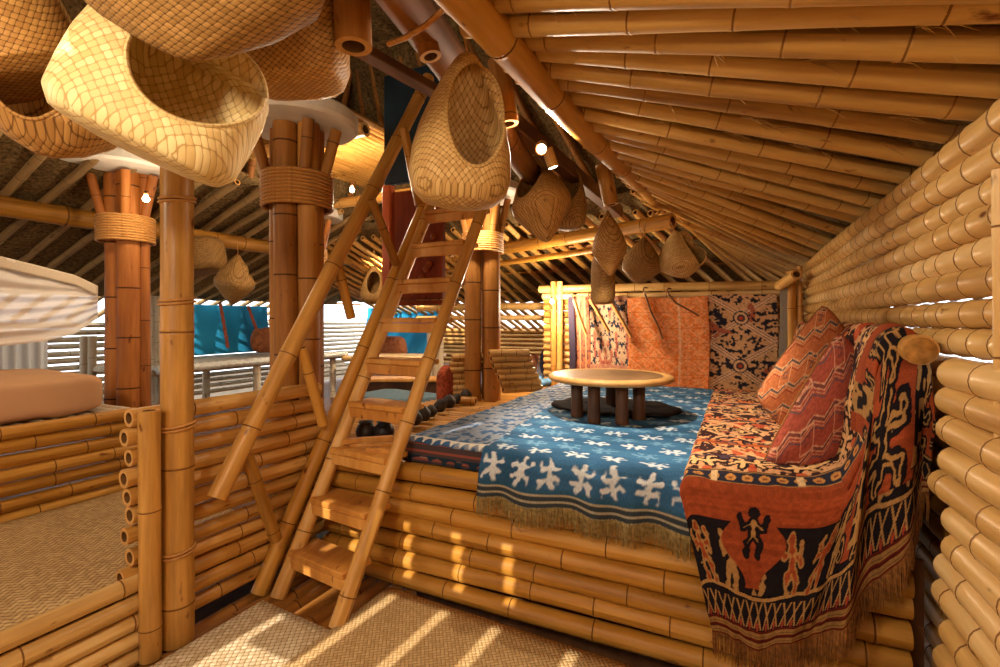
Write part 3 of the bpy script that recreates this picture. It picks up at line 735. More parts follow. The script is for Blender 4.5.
# blue blanket with rows of white animals
XL, XR = -1.17, -.17
def drop_profile(s, drop, yedge, ztop, fold):
    """s metres from hem up; returns y,z over a rounded edge"""
    a = np.clip((s-drop)/.05, 0, 1)
    z = np.where(s < drop, ztop-(drop-s), ztop); y = np.where(s < drop, yedge, yedge+(s-drop))
    return y, z
def pos_blue(U, V):
    drop = .205-.0*U
    L = drop+2.92; s = V*L
    Y, Z = drop_profile(s, drop, 2.185, .828, 0)
    # round the edge
    t = np.clip(1-np.abs(s-drop)/.07, 0, 1); Z = Z-t*t*.02; Y = Y+t*t*.014
    sk = np.clip((s-drop)/1.2, 0, 1)
    X = XL+(XR-XL)*U-.12*sk*(1-U)
    h = np.clip((drop-s)/drop, 0, 1)
    Y = Y-h*.020*(1+np.sin(U*26+np.sin(U*9)*1.5))-h*.02
    Z = Z+np.where(s > drop, wr_(X+3, Y*1.2, .0035), 0)+h*.008*np.sin(U*17)
    tb = np.clip(1-np.abs(s-drop-.02)/.2, 0, 1); Z = Z+tb*.012*np.sin(U*40+s*30)*vnoise(U*9, s*7, 5)
    return X, Y, Z
bl = thing('blanket', 'blue blanket with rows of white animals hanging over the platform edge', 'blanket', (-.7, 2.4, .83))
LB = .205+2.92
o = grid_cloth('cloth', 210, 640, pos_blue, lambda U, V: col_blue(1.0*U, V*LB), bl, .005, usz=1, vsz=LB)
us = np.linspace(0, 1, 60); X_, Y_, Z_ = pos_blue(us, us*0)
FRB = plain('fringe_olive', 'a08a58', .9, .4, 60)
fringe('fringe', list(zip(X_, Y_, Z_)), (0, -1, 0), .085, bl, FRB, .0035, 420)

# round dark mat and the low table
RUG = plain('dark_matting', '2b2422', .95, .5, 14, .1, .8)
mb = MB(); c = D(615, 411, 3.72)
mb.lathe([(0, .018), (.30, .018), (.36, .020), (.44, .018), (.472, .014), (.47, 0), (0, 0)], (-.83, 3.66, .850), 48, ax=1.0, ay=.74)
for v in mb.V:
    rr = math.hypot(v.x+.83, v.y-3.70)
    v.z += .006*math.sin(math.atan2(v.y-3.7, v.x+.83)*9+rr*20)*min(1, rr*2); v.x += .01*math.sin(v.y*37); v.y += .01*math.sin(v.x*31)
tag(mb.build('round_mat', RUG), 'crumpled dark round mat under the low table', 'mat')
tb = thing('low_table', 'low round wooden table with stubby log legs standing on the dark mat', 'table', (-.80, 3.42, .83))
TB = wood('table_top_wood', '75583a', '8e6e4a', '523a22', .4, (6, 3), .5); TR = wood('table_rim_bamboo', 'b4844a', 'cda066', '8e6434', .5, (6, 3))
TL = wood('table_leg_wood', '5a3a24', '7a5236', '3c2414', .5, (14, 2))
tc_ = (-.80, 3.40, 1.09)
mb = MB(); mb.lathe([(0, .030), (.375, .030), (.40, .031), (.41, .026), (.41, .0), (0, .0)], tc_, 64, ax=.94, ay=.94); mb.build('top', TB, tb)
mb = MB(); mb.lathe([(.375, .0315), (.40, .036), (.435, .034), (.452, .022), (.452, .004), (.435, -.006), (.405, -.004), (.40, .0)], tc_, 64, ax=.94, ay=.94); mb.build('rim', TR, tb)
for px, py in ((577, 413), (594, 419), (611, 404), (622, 420), (639, 416)):
    p = onZ(px, py, .862); mb = MB(); mb.lathe([(0, 0), (.040, 0), (.043, .012), (.039, .12), (.041, .245), (0, .25)], (p.x, p.y, .836), 20); mb.build('leg', TL, tb)

# ---------------------------------------------------------------- log backrest and the red blanket
lg = thing('backrest_log', 'thick bamboo log along the right wall, cut end showing beside the red blanket', 'log', (.53, 3.5, 1.38))
onepole((.542, 2.06, 1.398), (.535, 5.3, 1.37), .050, B_GOLD, 'culm', lg, seg=28, node=.6)
mb = MB(); mb.lathe([(0, 0), (.052, 0), (.05, .003), (.03, .003), (.028, .005), (0, .005)], (0, 0, 0), 24)
for v in mb.V: v.x, v.y, v.z = .542+v.x*.85, 2.058-v.z*1.0, 1.398+v.y*.85
mb.build('cut_face', plain('log_end', 'a87436', .8, .35, 40), lg)
for y in (2.6, 4.0, 5.1): onepole((.50, y, .69), (.50, y, 1.33), .035, B_BRWN, 'support', lg, seg=10)
# cross-section of the seat: flat mattress, then up the back and over the log
prof = [(-.215, .80), (-.20, .842), (0, .846), (.18, .85), (.29, .862), (.36, .90), (.40, 1.02), (.425, 1.18), (.44, 1.32), (.46, 1.41), (.49, 1.455), (.53, 1.463), (.565, 1.445), (.585, 1.37), (.588, 1.24)]
pr = np.array(prof); sl = np.concatenate([[0], np.cumsum(np.hypot(*np.diff(pr, axis=0).T))]); PL = sl[-1]
NP = 150
us_ = np.linspace(0, 1, NP); ps_x = np.interp(us_*PL, sl, pr[:, 0]); ps_z = np.interp(us_*PL, sl, pr[:, 1])
kern = np.hanning(9); kern /= kern.sum()
ps_x = np.convolve(np.pad(ps_x, 4, 'edge'), kern, 'valid'); ps_z = np.convolve(np.pad(ps_z, 4, 'edge'), kern, 'valid')
HEMP = [onY(x, y, 2.07) for x, y in ((712, 632), (735, 645), (765, 650), (805, 642), (840, 620), (880, 580), (905, 542), (925, 498))]
HEMX = np.array([p.x for p in HEMP]); HEMZ = np.array([p.z for p in HEMP])
def pos_red(U, V):
    x = np.interp(U, us_, ps_x); zt = np.interp(U, us_, ps_z)
    # hang in front: spread evenly over the width in x so the drape does not bunch at the log
    hx = HEMX[0]+(.575-HEMX[0])*U
    ze = np.interp(hx, HEMX, HEMZ)+.012*np.sin(U*20)
    vh = .42; t = np.clip(V/vh, 0, 1)              # 0 hem ... 1 edge
    Lb = 2.85
    yb = 2.13+(V-vh)/(1-vh)*Lb
    tt = t
    X = hx*(1-tt)**1.0+x*tt
    tz = tt**(1.0)
    Z = ze*(1-tz)+zt*tz
    wk = .030*(vnoise(U*13+V*3, V*9, 6)-.5)+.012*(vnoise(U*34, V*20+U*8, 7)-.5)
    fold = (1-tt)
    fr = np.clip((U-.30)/.3, 0, 1)
    Yh = 2.115-.030*fold+(.008+.030*fr)*np.sin(U*27+tt*2.6)*np.clip(fold*2.2, 0, 1)*(.35+.65*fr)-.02*fr*np.clip(fold*1.5, 0, 1)
    Yh = np.minimum(Yh+wk*np.clip(fold*3, 0, 1)*np.clip(1-0*U, 0, 1), 2.16)
    e = np.clip(1-np.abs(V-vh)/.05, 0, 1)
    Y = np.where(V < vh, Yh, yb); Z = Z-e*e*.016; Y = Y+np.where(V < vh, e*e*.012, 0)
    Z = Z+np.where(V >= vh, wr_(X+2, Y, .007), 0)
    X = X+np.where(V >= vh, (1-np.clip(V-vh, 0, 1))*.012*np.sin(Y*9+Z*12)*(zt > .9), 0)
    X = np.minimum(X, .60)
    return X, Y, Z
def col_red(U, V):
    vh = .42; hang = .60; v = np.where(V < vh, V/vh*hang, hang+(V-vh)/(1-vh)*2.85)
    w = U*PL
    c = col_redblanket(w, v)
    # the length hanging from the log shows the orange field and large beasts
    zone = (V < vh+.05)*(U > .52)
    d = v-.02
    st = (d > .20)
    o2 = full(U.shape, ORG)*speck(U*4, v*90, 1, 6, .2)[..., None]
    n = vnoise(w*50, v*50, 5)
    i = np.floor(w/.21); a = (w/.21-i-.5); 
    for r, (v0, hh) in enumerate(((.36, .24), (.60, .20))):
        b = (v-v0)/hh; f = (frog(b*.8, a*(.9)+.1) if r == 0 else human(a*.9, b*.9))+(n-.5)*.07
        o2 = mixc(o2, C(BLK), (f < .08)*(np.abs(b) < .62)*1.); o2 = mixc(o2, C(TAN), (np.abs(f-.0) < .02)*(np.abs(b) < .62)*1.)
    stripe = ((w % .42) < .12)
    o2 = np.where((stripe & (v > .25))[..., None], np.where((vnoise(w*40, v*30, 8) > .52)[..., None], C(TAN), C(BLK)), o2)
    return np.where((zone.astype(bool) & st)[..., None], o2, c)
rb = thing('blanket', 'red and black figured blanket draped over the seat and log, fringe hanging in front', 'blanket', (.2, 2.4, .85))
grid_cloth('cloth', 420, 620, pos_red, col_red, rb, .006, usz=PL, vsz=3.5)
us = np.linspace(0, 1, 90); X_, Y_, Z_ = pos_red(us, us*0)
FRR = plain('fringe_brown', '8a5a2c', .9, .4, 60)
fringe('fringe', list(zip(X_, Y_, Z_)), (0, -1, 0), .095, rb, FRR, .0035, 380)

# ---------------------------------------------------------------- cushions
def cushion(name, T, Lc, Bc, Rc, thick, colf, label, seed=0, bulge=None):
    """square cushion between four corners T (top), Lc, Bc, Rc"""
    t = thing(name, label, 'cushion', tuple((Vector(T)+Vector(Lc)+Vector(Bc)+Vector(Rc))/4), 'red ikat cushions')
    T, Lc, Bc, Rc = [np.array(p, float) for p in (T, Lc, Bc, Rc)]
    nrm = np.cross(Bc-T, Rc-Lc); nrm /= np.linalg.norm(nrm)
    if nrm[1] > 0: nrm = -nrm
    def side(sg):
        def pos(U, V):
            # pull the sides in between the corners
            rc = 1-.10*((2*U-1)**2*(2*V-1)**2)**1.5; u = .5+(U-.5)*(1-.02*(1-(2*V-1)**2))*rc; v = .5+(V-.5)*(1-.02*(1-(2*U-1)**2))*rc
            P = (T*((1-u)*(1-v))[..., None]+Rc*(u*(1-v))[..., None]+Bc*(u*v)[..., None]+Lc*((1-u)*v)[..., None])
            h = (np.clip(1-(2*U-1)**2, 0, 1)*np.clip(1-(2*V-1)**2, 0, 1))**.42*thick/2
            h = h*(1+.12*(vnoise(U*4, V*4, seed)-.5))
            P = P+nrm*(sg*h)[..., None]
            return P[..., 0], P[..., 1], P[..., 2]
        return pos
    grid_cloth('patterned_face', 150, 150, side(1), colf, t, 0, usz=.5, vsz=.5)
    o = grid_cloth('backing', 60, 60, side(-1), lambda U, V: full(U.shape, 'a06a2c'), t, 0, usz=.5, vsz=.5); o['label'] = 'plain tan backing'
    mb = MB(); ps = []
    for a, b in ((T, Rc), (Rc, Bc), (Bc, Lc), (Lc, T)):
        m_ = (T+Rc+Bc+Lc)/4
        for k in range(12):
            f = k/12; p = a*(1-f)+b*f; p = p+(m_-p)*(.02*(4*f*(1-f))+.10*(abs(2*f-1))**3); ps.append(Vector(p))
    mb.sweep(ps, .0045, 6, 0, False, closed=True); mb.build('piping', plain('piping_brown', '8a5630', .8), t)
    return t
def col_cush(base, l1, l2, l3, sc=1.0, seed=0):
    def f(U, V):
        d = (U+V)*.5; e = (U-V)
        w = d*sc+.035*np.abs(((e*3.4+.3) % 1)-.5)*2*1.4
        c = full(U.shape, base)
        q = (w*6.2) % 1
        c = mixc(c, C(l2), ((q > .36) & (q < .46))*1.); c = mixc(c, C(l1), (((q > .30) & (q < .35)) | ((q > .48) & (q < .52)))*1.)
        c = mixc(c, C(l3), ((q > .68) & (q < .74))*.9); c = mixc(c, C(l1), ((q > .60) & (q < .63))*.9)
        mk = np.maximum(np.abs(((e*2.2+.5) % 1)-.5)*1.2, np.abs(((d*3.1*sc+.15) % 1)-.5))
        c = mixc(c, C(l1), ((mk > .20) & (mk < .235))*.9); c = mixc(c, C(l2), (mk < .085)*.9); c = mixc(c, C(base), (mk < .05)*.9)
        return c*speck(U*60, V*60, 1, seed, .2)[..., None]
    return f
cushion('cushion', D(824, 299, 2.50), D(752, 396, 2.66), D(792, 440, 2.55), D(862, 350, 2.45), .24, col_cush('b5683e', 'cf9c70', '56504e', '8c3a28', 1.0, 1),
        'orange striped ikat cushion, the farther of the pair against the backrest', 1)
cushion('cushion', D(838, 326, 2.20), D(758, 466, 2.20), D(836, 476, 2.10), D(874, 372, 2.18), .24, col_cush('9c4a38', 'c48c6c', '6e4038', '5a4a50', .8, 2),
        'red ikat cushion with cream zigzags, the nearer of the pair against the backrest', 2)

# ================================================================ TEXTILES ON THE BACK WALL
def hanging(name, px0, px1, py0, z0, colf, label, Yw=5.70, cat='textile', res=.008, group='patterned textiles hung on the back wall', skew=0):
    a = onY(px0, py0, Yw); b = onY(px1, py0, Yw); w = b.x-a.x; zt_ = a.z; h = zt_-z0
    o = grid_cloth(name, max(12, int(w/res)), int(h/res), lambda U, V: (a.x+w*U+.01*np.sin(V*5+a.x), Yw+.008*np.sin(U*w*13+a.x)*(V)-.003-.02*0*V, zt_-h*V+.006*np.sin(U*w*9)),
                   lambda U, V: colf(U*w, V*h), None, .006, usz=w, vsz=h)
    return tag(o, label, cat, group)
hanging('wall_textile', 569, 575, 297, .70, lambda X, Y: full(X.shape, '3d3340'), 'narrow dark purple cloth at the left end of the textile wall', 5.66)
hanging('wall_textile', 574, 590, 297, .70, col_stripes, 'narrow striped rust-coloured textile at the left of the back wall', 5.69)
hanging('wall_textile', 589, 629, 297, .70, col_blackfine, 'black and cream small-figured textile left of the orange one', 5.70)
hanging('wall_textile', 628, 709, 298, .70, col_orange, 'bright orange lattice textile in the middle of the back wall', 5.69)
hanging('wall_textile', 708, 777, 295, .70, col_blacktan, 'large-figured black and tan textile right of the orange one', 5.70)
hanging('wall_textile', 779, 787, 287, .70, lambda X, Y: full(X.shape, '8f8678'), 'narrow grey cloth hanging in the corner beside the right wall', 5.60)
# sticks hooked over the rail
def stick(pts, r, label, Yw=5.52, mat=None, hook=False):
    t = thing('hanging_stick', label, 'stick', onY(pts[0][0], pts[0][1], Yw), 'sticks hooked over the rail of the textile wall')
    P = [onY(x, y, Yw+.02*i) for i, (x, y) in enumerate(pts)]
    mb = MB(); mb.sweep(P, [r*(1-.2*i/len(P)) for i in range(len(P))], 8); mb.build('shaft', mat or ROPE, t)
    mb = MB(); q = P[0]; mb.sweep([q+Vector((0, 0, 0)), q+Vector((-.02, 0, .05)), q+Vector((-.01, .03, .075)), q+Vector((.015, .06, .07))], .008, 6); mb.build('hook', WOODB, t)
    return t
stick([(574, 300), (580, 318), (586, 334)], .022, 'pale stick on the rust striped textile, leftmost')
stick([(590, 299), (600, 316), (609, 332)], .022, 'pale stick over the left edge of the black and cream textile')
stick([(609, 299), (620, 317), (631, 337)], .022, 'pale stick crossing from the black and cream textile to the orange one')
stick([(645, 294), (651, 312), (658, 326), (663, 339)], .011, 'thin dark stick hanging down on the orange textile', mat=WOODB)
stick([(669, 295), (676, 303), (687, 309), (699, 316)], .011, 'thin dark stick slanting to the right on the orange textile', mat=WOODB)

# ================================================================ FLOOR MATS
MATW = weave('plaited_mat', 'b29468', 'dcc8a4', '8a6a40', 42, .7, .4, False)
MATB = weave('plaited_mat_fine', 'b08c58', 'd2b07c', '86643a', 58, .7, .4, True)
MATL = weave('plaited_mat_brown', '9a7448', 'c2a06c', '6a4c28', 44, .7, .5, True)
def mat(P, z, m, label, amp=.006, n=50, name='woven_mat'):
    A, B_, C_, Dd = [np.array((*p, z), float) for p in P]
    U, V = np.meshgrid(np.linspace(0, 1, n), np.linspace(0, 1, n), indexing='ij')
    Q = (A*(1-U[..., None])+B_*U[..., None])*(1-V[..., None])+(Dd*(1-U[..., None])+C_*U[..., None])*V[..., None]
    Q[..., 2] += amp*(vnoise(Q[..., 0]*3, Q[..., 1]*3, 5)+.5*vnoise(Q[..., 0]*8, Q[..., 1]*8, 6))
    mb = MB(); i = lambda a, b: a*n+b; ca, sa = math.cos(.62), math.sin(.62)
    L = Q.reshape(-1, 3)
    mb.add(L.tolist(), [(i(a, b), i(a+1, b), i(a+1, b+1), i(a, b+1)) for a in range(n-1) for b in range(n-1)], 0, True, [(p[0]*ca+p[1]*sa, -p[0]*sa+p[1]*ca) for p in L])
    o = mb.build(name, m, None, solid=.004)
    return tag(o, label, 'mat', 'woven mats')
mat([(-2.27, -1.3), (-1.70, -1.3), (-1.70, 1.755), (-2.27, 1.79)], .004, MATW, 'plaited mat on the floor at the foot of the thick bamboo post')
mat([(-1.78, -1.3), (.56, -1.3), (.56, 2.09), (-1.74, 2.17)], .018, MATB, 'large plaited mat on the floor in front of the platform')
mat([(-3.76, -1.3), (-2.46, -1.3), (-2.46, 1.98), (-3.76, 1.98)], .335, MATL, 'brown plaited mat in the sunken nook at the lower left', .01)
nk = thing('nook_floor', 'raised bamboo floor under the mat of the lower left nook', 'floor deck', (-3.1, .4, .2))
mb = MB()
for x in np.arange(-3.74, -2.46, .08): mb.pole((x, -1.3, .295), (x, 2.0, .295), .036, seg=8)
mb.build('slats', B_BRWN, nk)
for x in (-3.6, -2.6):
    for y in (-1, .5, 1.9): onepole((x, y, 0), (x, y, .265), .035, B_BRWN, 'leg', nk, seg=8)

# ================================================================ LEFT BED, NET
bd = thing('bed_deck', 'bleached bamboo deck under the peach mattress', 'deck', (-5, 1, .2))
mb = MB()
for y in np.arange(-1.3, 2.05, .085): mb.pole((-6.1, y, .835), (-3.90, y, .835), .036, seg=8)
mb.build('slats', B_GREY, bd)
for x in (-6, -4.0):
    for y in (-1.2, .4, 1.95): onepole((x, y, .24), (x, y, .80), .04, B_GREY, 'leg', bd, seg=8)
SHEET = plain('peach_sheet', 'c99a70', .9, .04, 4, .1, .25); SHW = plain('white_sheet', 'e6e4df', .9, .03, 4, .1, .2)
def rounded(name, c, s, mat_, parent=None, e=.35, amp=.006, nu=48, nv=28, zrot=0, tilt=None, crease=8):
    U, V = np.meshgrid(np.linspace(-math.pi, math.pi, nu, endpoint=False), np.linspace(-math.pi/2, math.pi/2, nv), indexing='ij')
    def pw(x, q): return np.sign(x)*np.abs(x)**q
    X = s[0]/2*pw(np.cos(V), e)*pw(np.cos(U), e); Y = s[1]/2*pw(np.cos(V), e)*pw(np.sin(U), e); Z = s[2]/2*pw(np.sin(V), e*1.2)
    nz = (vnoise(X*crease+9, Y*crease+Z*9+9, 3)-.5)*amp*2; X = X*(1+nz/s[0]); Y = Y*(1+nz/s[1]); Z = Z+nz
    R = Matrix.Rotation(zrot, 3, 'Z')
    if tilt is not None: R = R @ Matrix.Rotation(tilt, 3, 'X')
    R = np.array(R); Q = np.stack([X, Y, Z], -1).reshape(-1, 3) @ R.T+np.array(c)
    mb = MB(); i = lambda a, b: (a % nu)*nv+b
    mb.add(Q.tolist(), [(i(a, b), i(a+1, b), i(a+1, b+1), i(a, b+1)) for a in range(nu) for b in range(nv-1)], 0, True)
    return mb.build(name, mat_, parent)
tag(rounded('bed_mattress', (-4.44, .48, 1.005), (1.10, 2.85, .28), SHEET, e=.25, amp=.012, nu=80, nv=40), 'peach coloured mattress on the deck at the left edge', 'mattress')
# mosquito net swept to the column
m, nt, b = newmat('net_gauze', .9, .05); L = nt.links
tc = N(nt, 'ShaderNodeTexCoord'); b.inputs['Base Color'].default_value = (*lin('efe2d2'), 1)
tr = N(nt, 'ShaderNodeBsdfTranslucent'); tr.inputs[0].default_value = (*lin('f2e6d6'), 1); mxs = N(nt, 'ShaderNodeMixShader'); mxs.inputs[0].default_value = .22
tp = N(nt, 'ShaderNodeBsdfTransparent'); mx2 = N(nt, 'ShaderNodeMixShader'); mx2.inputs[0].default_value = .05
L.new(b.outputs[0], mxs.inputs[1]); L.new(tr.outputs[0], mxs.inputs[2]); L.new(mxs.outputs[0], mx2.inputs[1]); L.new(tp.outputs[0], mx2.inputs[2])
L.new(mx2.outputs[0], nt.nodes['Material Output'].inputs[0]); NET = m
nx = np.array([-260, -120, 0, 40, 75, 98]); nd = np.array([2.6, 2.8, 3.3, 3.6, 3.9, 4.05])
ntop = np.array([215, 238, 256, 266, 275, 286]); nbot = np.array([330, 345, 346, 342, 334, 318])
def pos_net(U, V):
    px = -260+358*U; d = np.interp(px, nx, nd); t_ = np.interp(px, nx, ntop); b_ = np.interp(px, nx, nbot)
    py = t_+(b_-t_)*V+5*np.sin(V*3.1)*np.sin(U*3.1)
    ph = V*34+3*np.sin(U*5+V*4); amp = .045*np.clip((1-U)*2.2, .2, 1)
    d = d+amp*np.sin(ph)+.25*np.sin(V*math.pi)*(-1)*(1-U)*.6
    u = (px-500)/F_; v = (HZ-py)/F_
    return (-SN+CS*u)*d, (CS+SN*u)*d, EZ+v*d
o = grid_cloth('mosquito_net', 120, 160, pos_net, lambda U, V: full(U.shape, 'e8dac8'), None, 0, mat=NET); tag(o, 'off-white mosquito net swept aside and gathered at the red-brown column', 'mosquito net')
mb = MB(); q = D(-260, 218, 2.6); pts = [D(px, np.interp(px, nx, ntop), np.interp(px, nx, nd)) for px in np.linspace(-260, 98, 14)]
hem = MB(); 
def pos_h(U, V):
    px = -260+358*U; d = np.interp(px, nx, nd)-.03; t_ = np.interp(px, nx, ntop)
    py = t_+16*V*(1-.4*U); u = (px-500)/F_; v = (HZ-py)/F_; d = d+.01*np.sin(U*60)
    return (-SN+CS*u)*d, (CS+SN*u)*d, EZ+v*d
grid_cloth('top_band', 60, 6, pos_h, lambda U, V: full(U.shape, 'd8c4a8'), o, .004)
p = onX(-60, 345, -5.9); q2 = onX(48, 345, -5.9)
o = grid_cloth('white_curtain', 60, 20, lambda U, V: (-5.9+.02*np.sin(U*50), p.y+(q2.y-p.y)*U, 1.40-.5*V), lambda U, V: full(U.shape, 'dfe4ea'), None, .004)
tag(o, 'plain white sheet hanging behind the peach mattress', 'sheet')
# bleached poles standing by the opening
for px0, px1, y0, y1, dd, n_, lab in ((80, 96, 336, 402, 6.0, 2, 'pair of bleached poles left of the red-brown column'), (151, 161, 296, 404, 6.2, 2, 'pair of bleached poles right of the red-brown column'), (428, 443, 325, 398, 6.6, 3, 'three pale poles standing behind the ladder')):
    t = thing('pole_frame', lab, 'poles', D(px0, y1, dd), 'upright bleached poles by the far opening')
    for k in range(n_):
        px = px0+(px1-px0)*(k+.5)/n_; q = D(px, y1, dd); q3 = D(px, y0, dd); onepole((q.x, q.y, q.z-.15), (q.x, q.y, q3.z), .046, B_GREY, 'pole', t, seg=10, node=.3)

# ================================================================ FAR ROOMS
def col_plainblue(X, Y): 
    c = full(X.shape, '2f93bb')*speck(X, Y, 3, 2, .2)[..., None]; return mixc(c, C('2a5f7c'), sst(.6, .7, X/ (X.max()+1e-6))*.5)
a = onX(178, 305, -7.55); b2 = onX(268, 305, -7.55)
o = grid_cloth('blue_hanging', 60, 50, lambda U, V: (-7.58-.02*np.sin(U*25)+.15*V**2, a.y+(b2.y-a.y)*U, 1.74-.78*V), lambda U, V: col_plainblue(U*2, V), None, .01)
tag(o, 'plain blue cloth hanging in the far left room, seen past the thick bamboo post', 'textile')
a = onY(368, 308, 8.2); b2 = onY(446, 308, 8.2)
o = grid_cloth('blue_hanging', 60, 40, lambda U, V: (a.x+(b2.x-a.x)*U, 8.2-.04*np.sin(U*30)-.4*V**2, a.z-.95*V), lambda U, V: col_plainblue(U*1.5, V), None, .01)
tag(o, 'bright blue cloth hanging in the far room, seen between the ladder treads', 'textile')
STR = []
for (px0, py0, px1, py1) in ((220, 302, 228, 348), (248, 306, 262, 345)):
    mb = MB(); q = onX(px0, py0, -7.35); q1 = onX(px1, py1, -7.3)
    mb.sweep([q.lerp(q1, k/12) for k in range(13)], [.022+.008*(k % 2) for k in range(13)], 6); tag(mb.build('bead_strand', plain('coral_beads', 'a8563c', .7, .5, 60)), 'strand of reddish beads on the blue cloth, %s' % ('left one' if px0 == 220 else 'right one'), 'strand', 'bead strands')
# daybed with a white lashed edge
db = thing('daybed', 'low daybed with a white lashed edge under the blue cloth in the far left room', 'daybed', (-6.5, 4.6, .24))
q = onZ(192, 376, .95); q1 = onZ(268, 371, .95)
mb = MB(); mb.box((-6.5, 4.7, .90), (1.25, 3.0, .07), None, 0, .02); mb.build('deck', B_GREY[0], db)
mb = MB(); mb.sweep([(-5.85, 3.25+.05*k, .93+.012*(k % 2)) for k in range(60)], .05, 8); mb.build('lashed_edge', plain('white_lashing', 'd8d4c8', .8, .1, 30), db)
for x in (-7.05, -5.95):
    for y in (3.4, 4.6, 6.0): onepole((x, y, .24), (x, y, .88), .05, B_GREY, 'leg', db, seg=8)
PILR = plain('rust_pillow', 'a5643e', .9, .35, 14)
tag(rounded('pillow', (-7.2, 5.75, 1.16), (.2, .55, .42), PILR, e=.6, amp=.02), 'rust pillow on the daybed below the blue cloth, seen left of the near column', 'pillow', 'far pillows')
p = D(386, 347, 9.3); tag(rounded('pillow', (p.x, p.y, p.z), (.5, .2, .42), PILR, e=.6, amp=.02, zrot=.3, tilt=.3), 'rust pillow before the bright blue cloth, left of its neighbour', 'pillow', 'far pillows')
p = D(397, 347, 9.2); tag(rounded('pillow', (p.x, p.y, p.z), (.42, .2, .40), PILR, e=.6, amp=.02, zrot=-.1, tilt=.3), 'rust pillow before the bright blue cloth, right of its neighbour', 'pillow', 'far pillows')
# bench, steps and blue-grey mattress behind the ladder
p0 = D(352, 358, 8.2); p1 = D(440, 356, 8.2)
t = thing('far_bench', 'pale wooden bench carrying the rust pillows in the far room', 'bench', (p0.x, p0.y, .64))
mb = MB(); c = (p0+p1)/2; rz = Matrix.Rotation(math.atan2((p1-p0).y, (p1-p0).x), 3, 'Z'); mb.box(c, ((p1-p0).length*1.1, .7, .07), rz, 0, .02); mb.build('seat', B_PALE[0], t)
for s_ in (-.6, .6): 
    q = c+(p1-p0).normalized()*s_; onepole((q.x, q.y, .24), (q.x, q.y, c.z-.03), .05, B_PALE, 'leg', t, seg=8)
p0 = D(366, 384, 5.9); p1 = D(436, 384, 5.9); c = (p0+p1)/2; rz = Matrix.Rotation(math.atan2((p1-p0).y, (p1-p0).x), 3, 'Z')
t = thing('wooden_step', 'brown wooden step above the blue-grey mattress behind the ladder', 'step', (c.x, c.y, .6))
mb = MB(); mb.box(c+Vector((0, 0, .06)), (1.0, .3, .04), rz, 0, .01); mb.build('board', WOODT, t); mb = MB(); mb.box(c+Vector((0, .05, -.06)), (1.0, .06, .20), rz, 0, .01); mb.build('riser', WOODB, t)
c = D(400, 400, 5.3)
tag(rounded('blue_mattress', (c.x, c.y, c.z), (1.05, .6, .14), plain('bluegrey_cloth', '5d7480', .9, .15, 30), e=.3, amp=.01, zrot=-.1), 'blue-grey mattress on the floor behind the ladder', 'mattress')
t = thing('low_bed_base', 'slatted base under the blue-grey mattress behind the ladder', 'base', (c.x, c.y, .24))
mb = MB(); mb.box((c.x, c.y, (c.z-.08+.24)/2), (1.1, .62, c.z-.08-.24), Matrix.Rotation(-.1, 3, 'Z'), 0, .01); mb.build('box', WOODB, t)
q = D(446, 386, 5.0); tag(rounded('red_cushion', q, (.14, .3, .42), plain('red_ikat', '9a4a30', .9, .5, 30), e=.6, amp=.02, zrot=.2), 'small red cushion standing at the end of the blue-grey mattress', 'cushion')
# stacks of short poles
def polestack(rows, d, L_, r, label, dirv=(1, .25)):
    t = thing('short_pole_stack', label, 'pole stack', D(rows[-1][0], rows[-1][1], d), 'stepped stacks of short poles by the rear column')
    dv = Vector((dirv[0], dirv[1], 0)).normalized()
    for px, py in rows:
        a_ = D(px, py, d); onepole(a_, a_+dv*L_, r, B_PALE, 'short_pole', t, seg=10, node=.2)
polestack([(489, 353), (491, 359.5), (493, 366), (496, 372), (498.5, 378), (501, 384), (503, 390)], 4.75, .42, .034, 'stack of short bamboo poles right of the rear column', (.75, .8))
polestack([(452, 358), (450, 364), (449, 369.5), (446, 376), (444, 382), (443, 388), (442, 393)], 5.0, .34, .034, 'stack of short bamboo poles left of the rear column', (.75, .75))
# dark pots and gourds along the mattress
POT = plain('black_pot', '2a2626', .45, .3, 20, .5); GRD = plain('dark_gourd', '3b3430', .55, .5, 40, .4)
for i, (px, py) in enumerate(((366, 441), (384, 441))):
    p = onZ(px, py, .70); mb = MB(); mb.lathe([(0, 0), (.035, .0), (.062, .035), (.068, .07), (.055, .105), (.042, .115), (.05, .13), (.044, .128), (.036, .11), (0, .10)], p, 24)
    tag(mb.build('clay_pot', POT), 'black round pot behind the ladder, %s of the two' % ('left' if i == 0 else 'right'), 'pot', 'black pots')
GP = ((407, 428), (415, 425), (423, 421), (431, 417), (440, 412), (449, 408), (457, 404), (466, 400))
for i, (px, py) in enumerate(GP):
    p = onZ(px, py, .70); mb = MB(); r = .052+.006*(i % 3)
    mb.lathe([(0, 0), (r*.6, .004), (r, r*.7), (r*.95, r*1.2), (r*.45, r*1.75), (r*.3, r*1.9), (0, r*1.95)], p, 16)
    tag(mb.build('gourd', GRD), 'dark dried gourd in the row along the left edge of the coverlet', 'gourd', 'gourds along the coverlet')
for i, (px, py) in enumerate(((474, 396), (481, 394), (489, 392), (497, 390), (505, 388))):
    p = onZ(px, py, .70); mb = MB(); r = .06
    mb.lathe([(0, 0), (r*.6, .004), (r, r*.7), (r*.95, r*1.2), (r*.45, r*1.75), (0, r*1.8)], p, 16)
    tag(mb.build('gourd', GRD), 'dark dried gourd at the foot of the rear column', 'gourd', 'gourds by the rear column')
a_ = onZ(456, 400, .735); tag(onepole(a_, a_+Vector((.20, .03, 0)), .04, B_GOLD, 'bamboo_offcut', None, seg=12), 'short thick piece of bamboo lying left of the gourds by the rear column', 'bamboo piece')
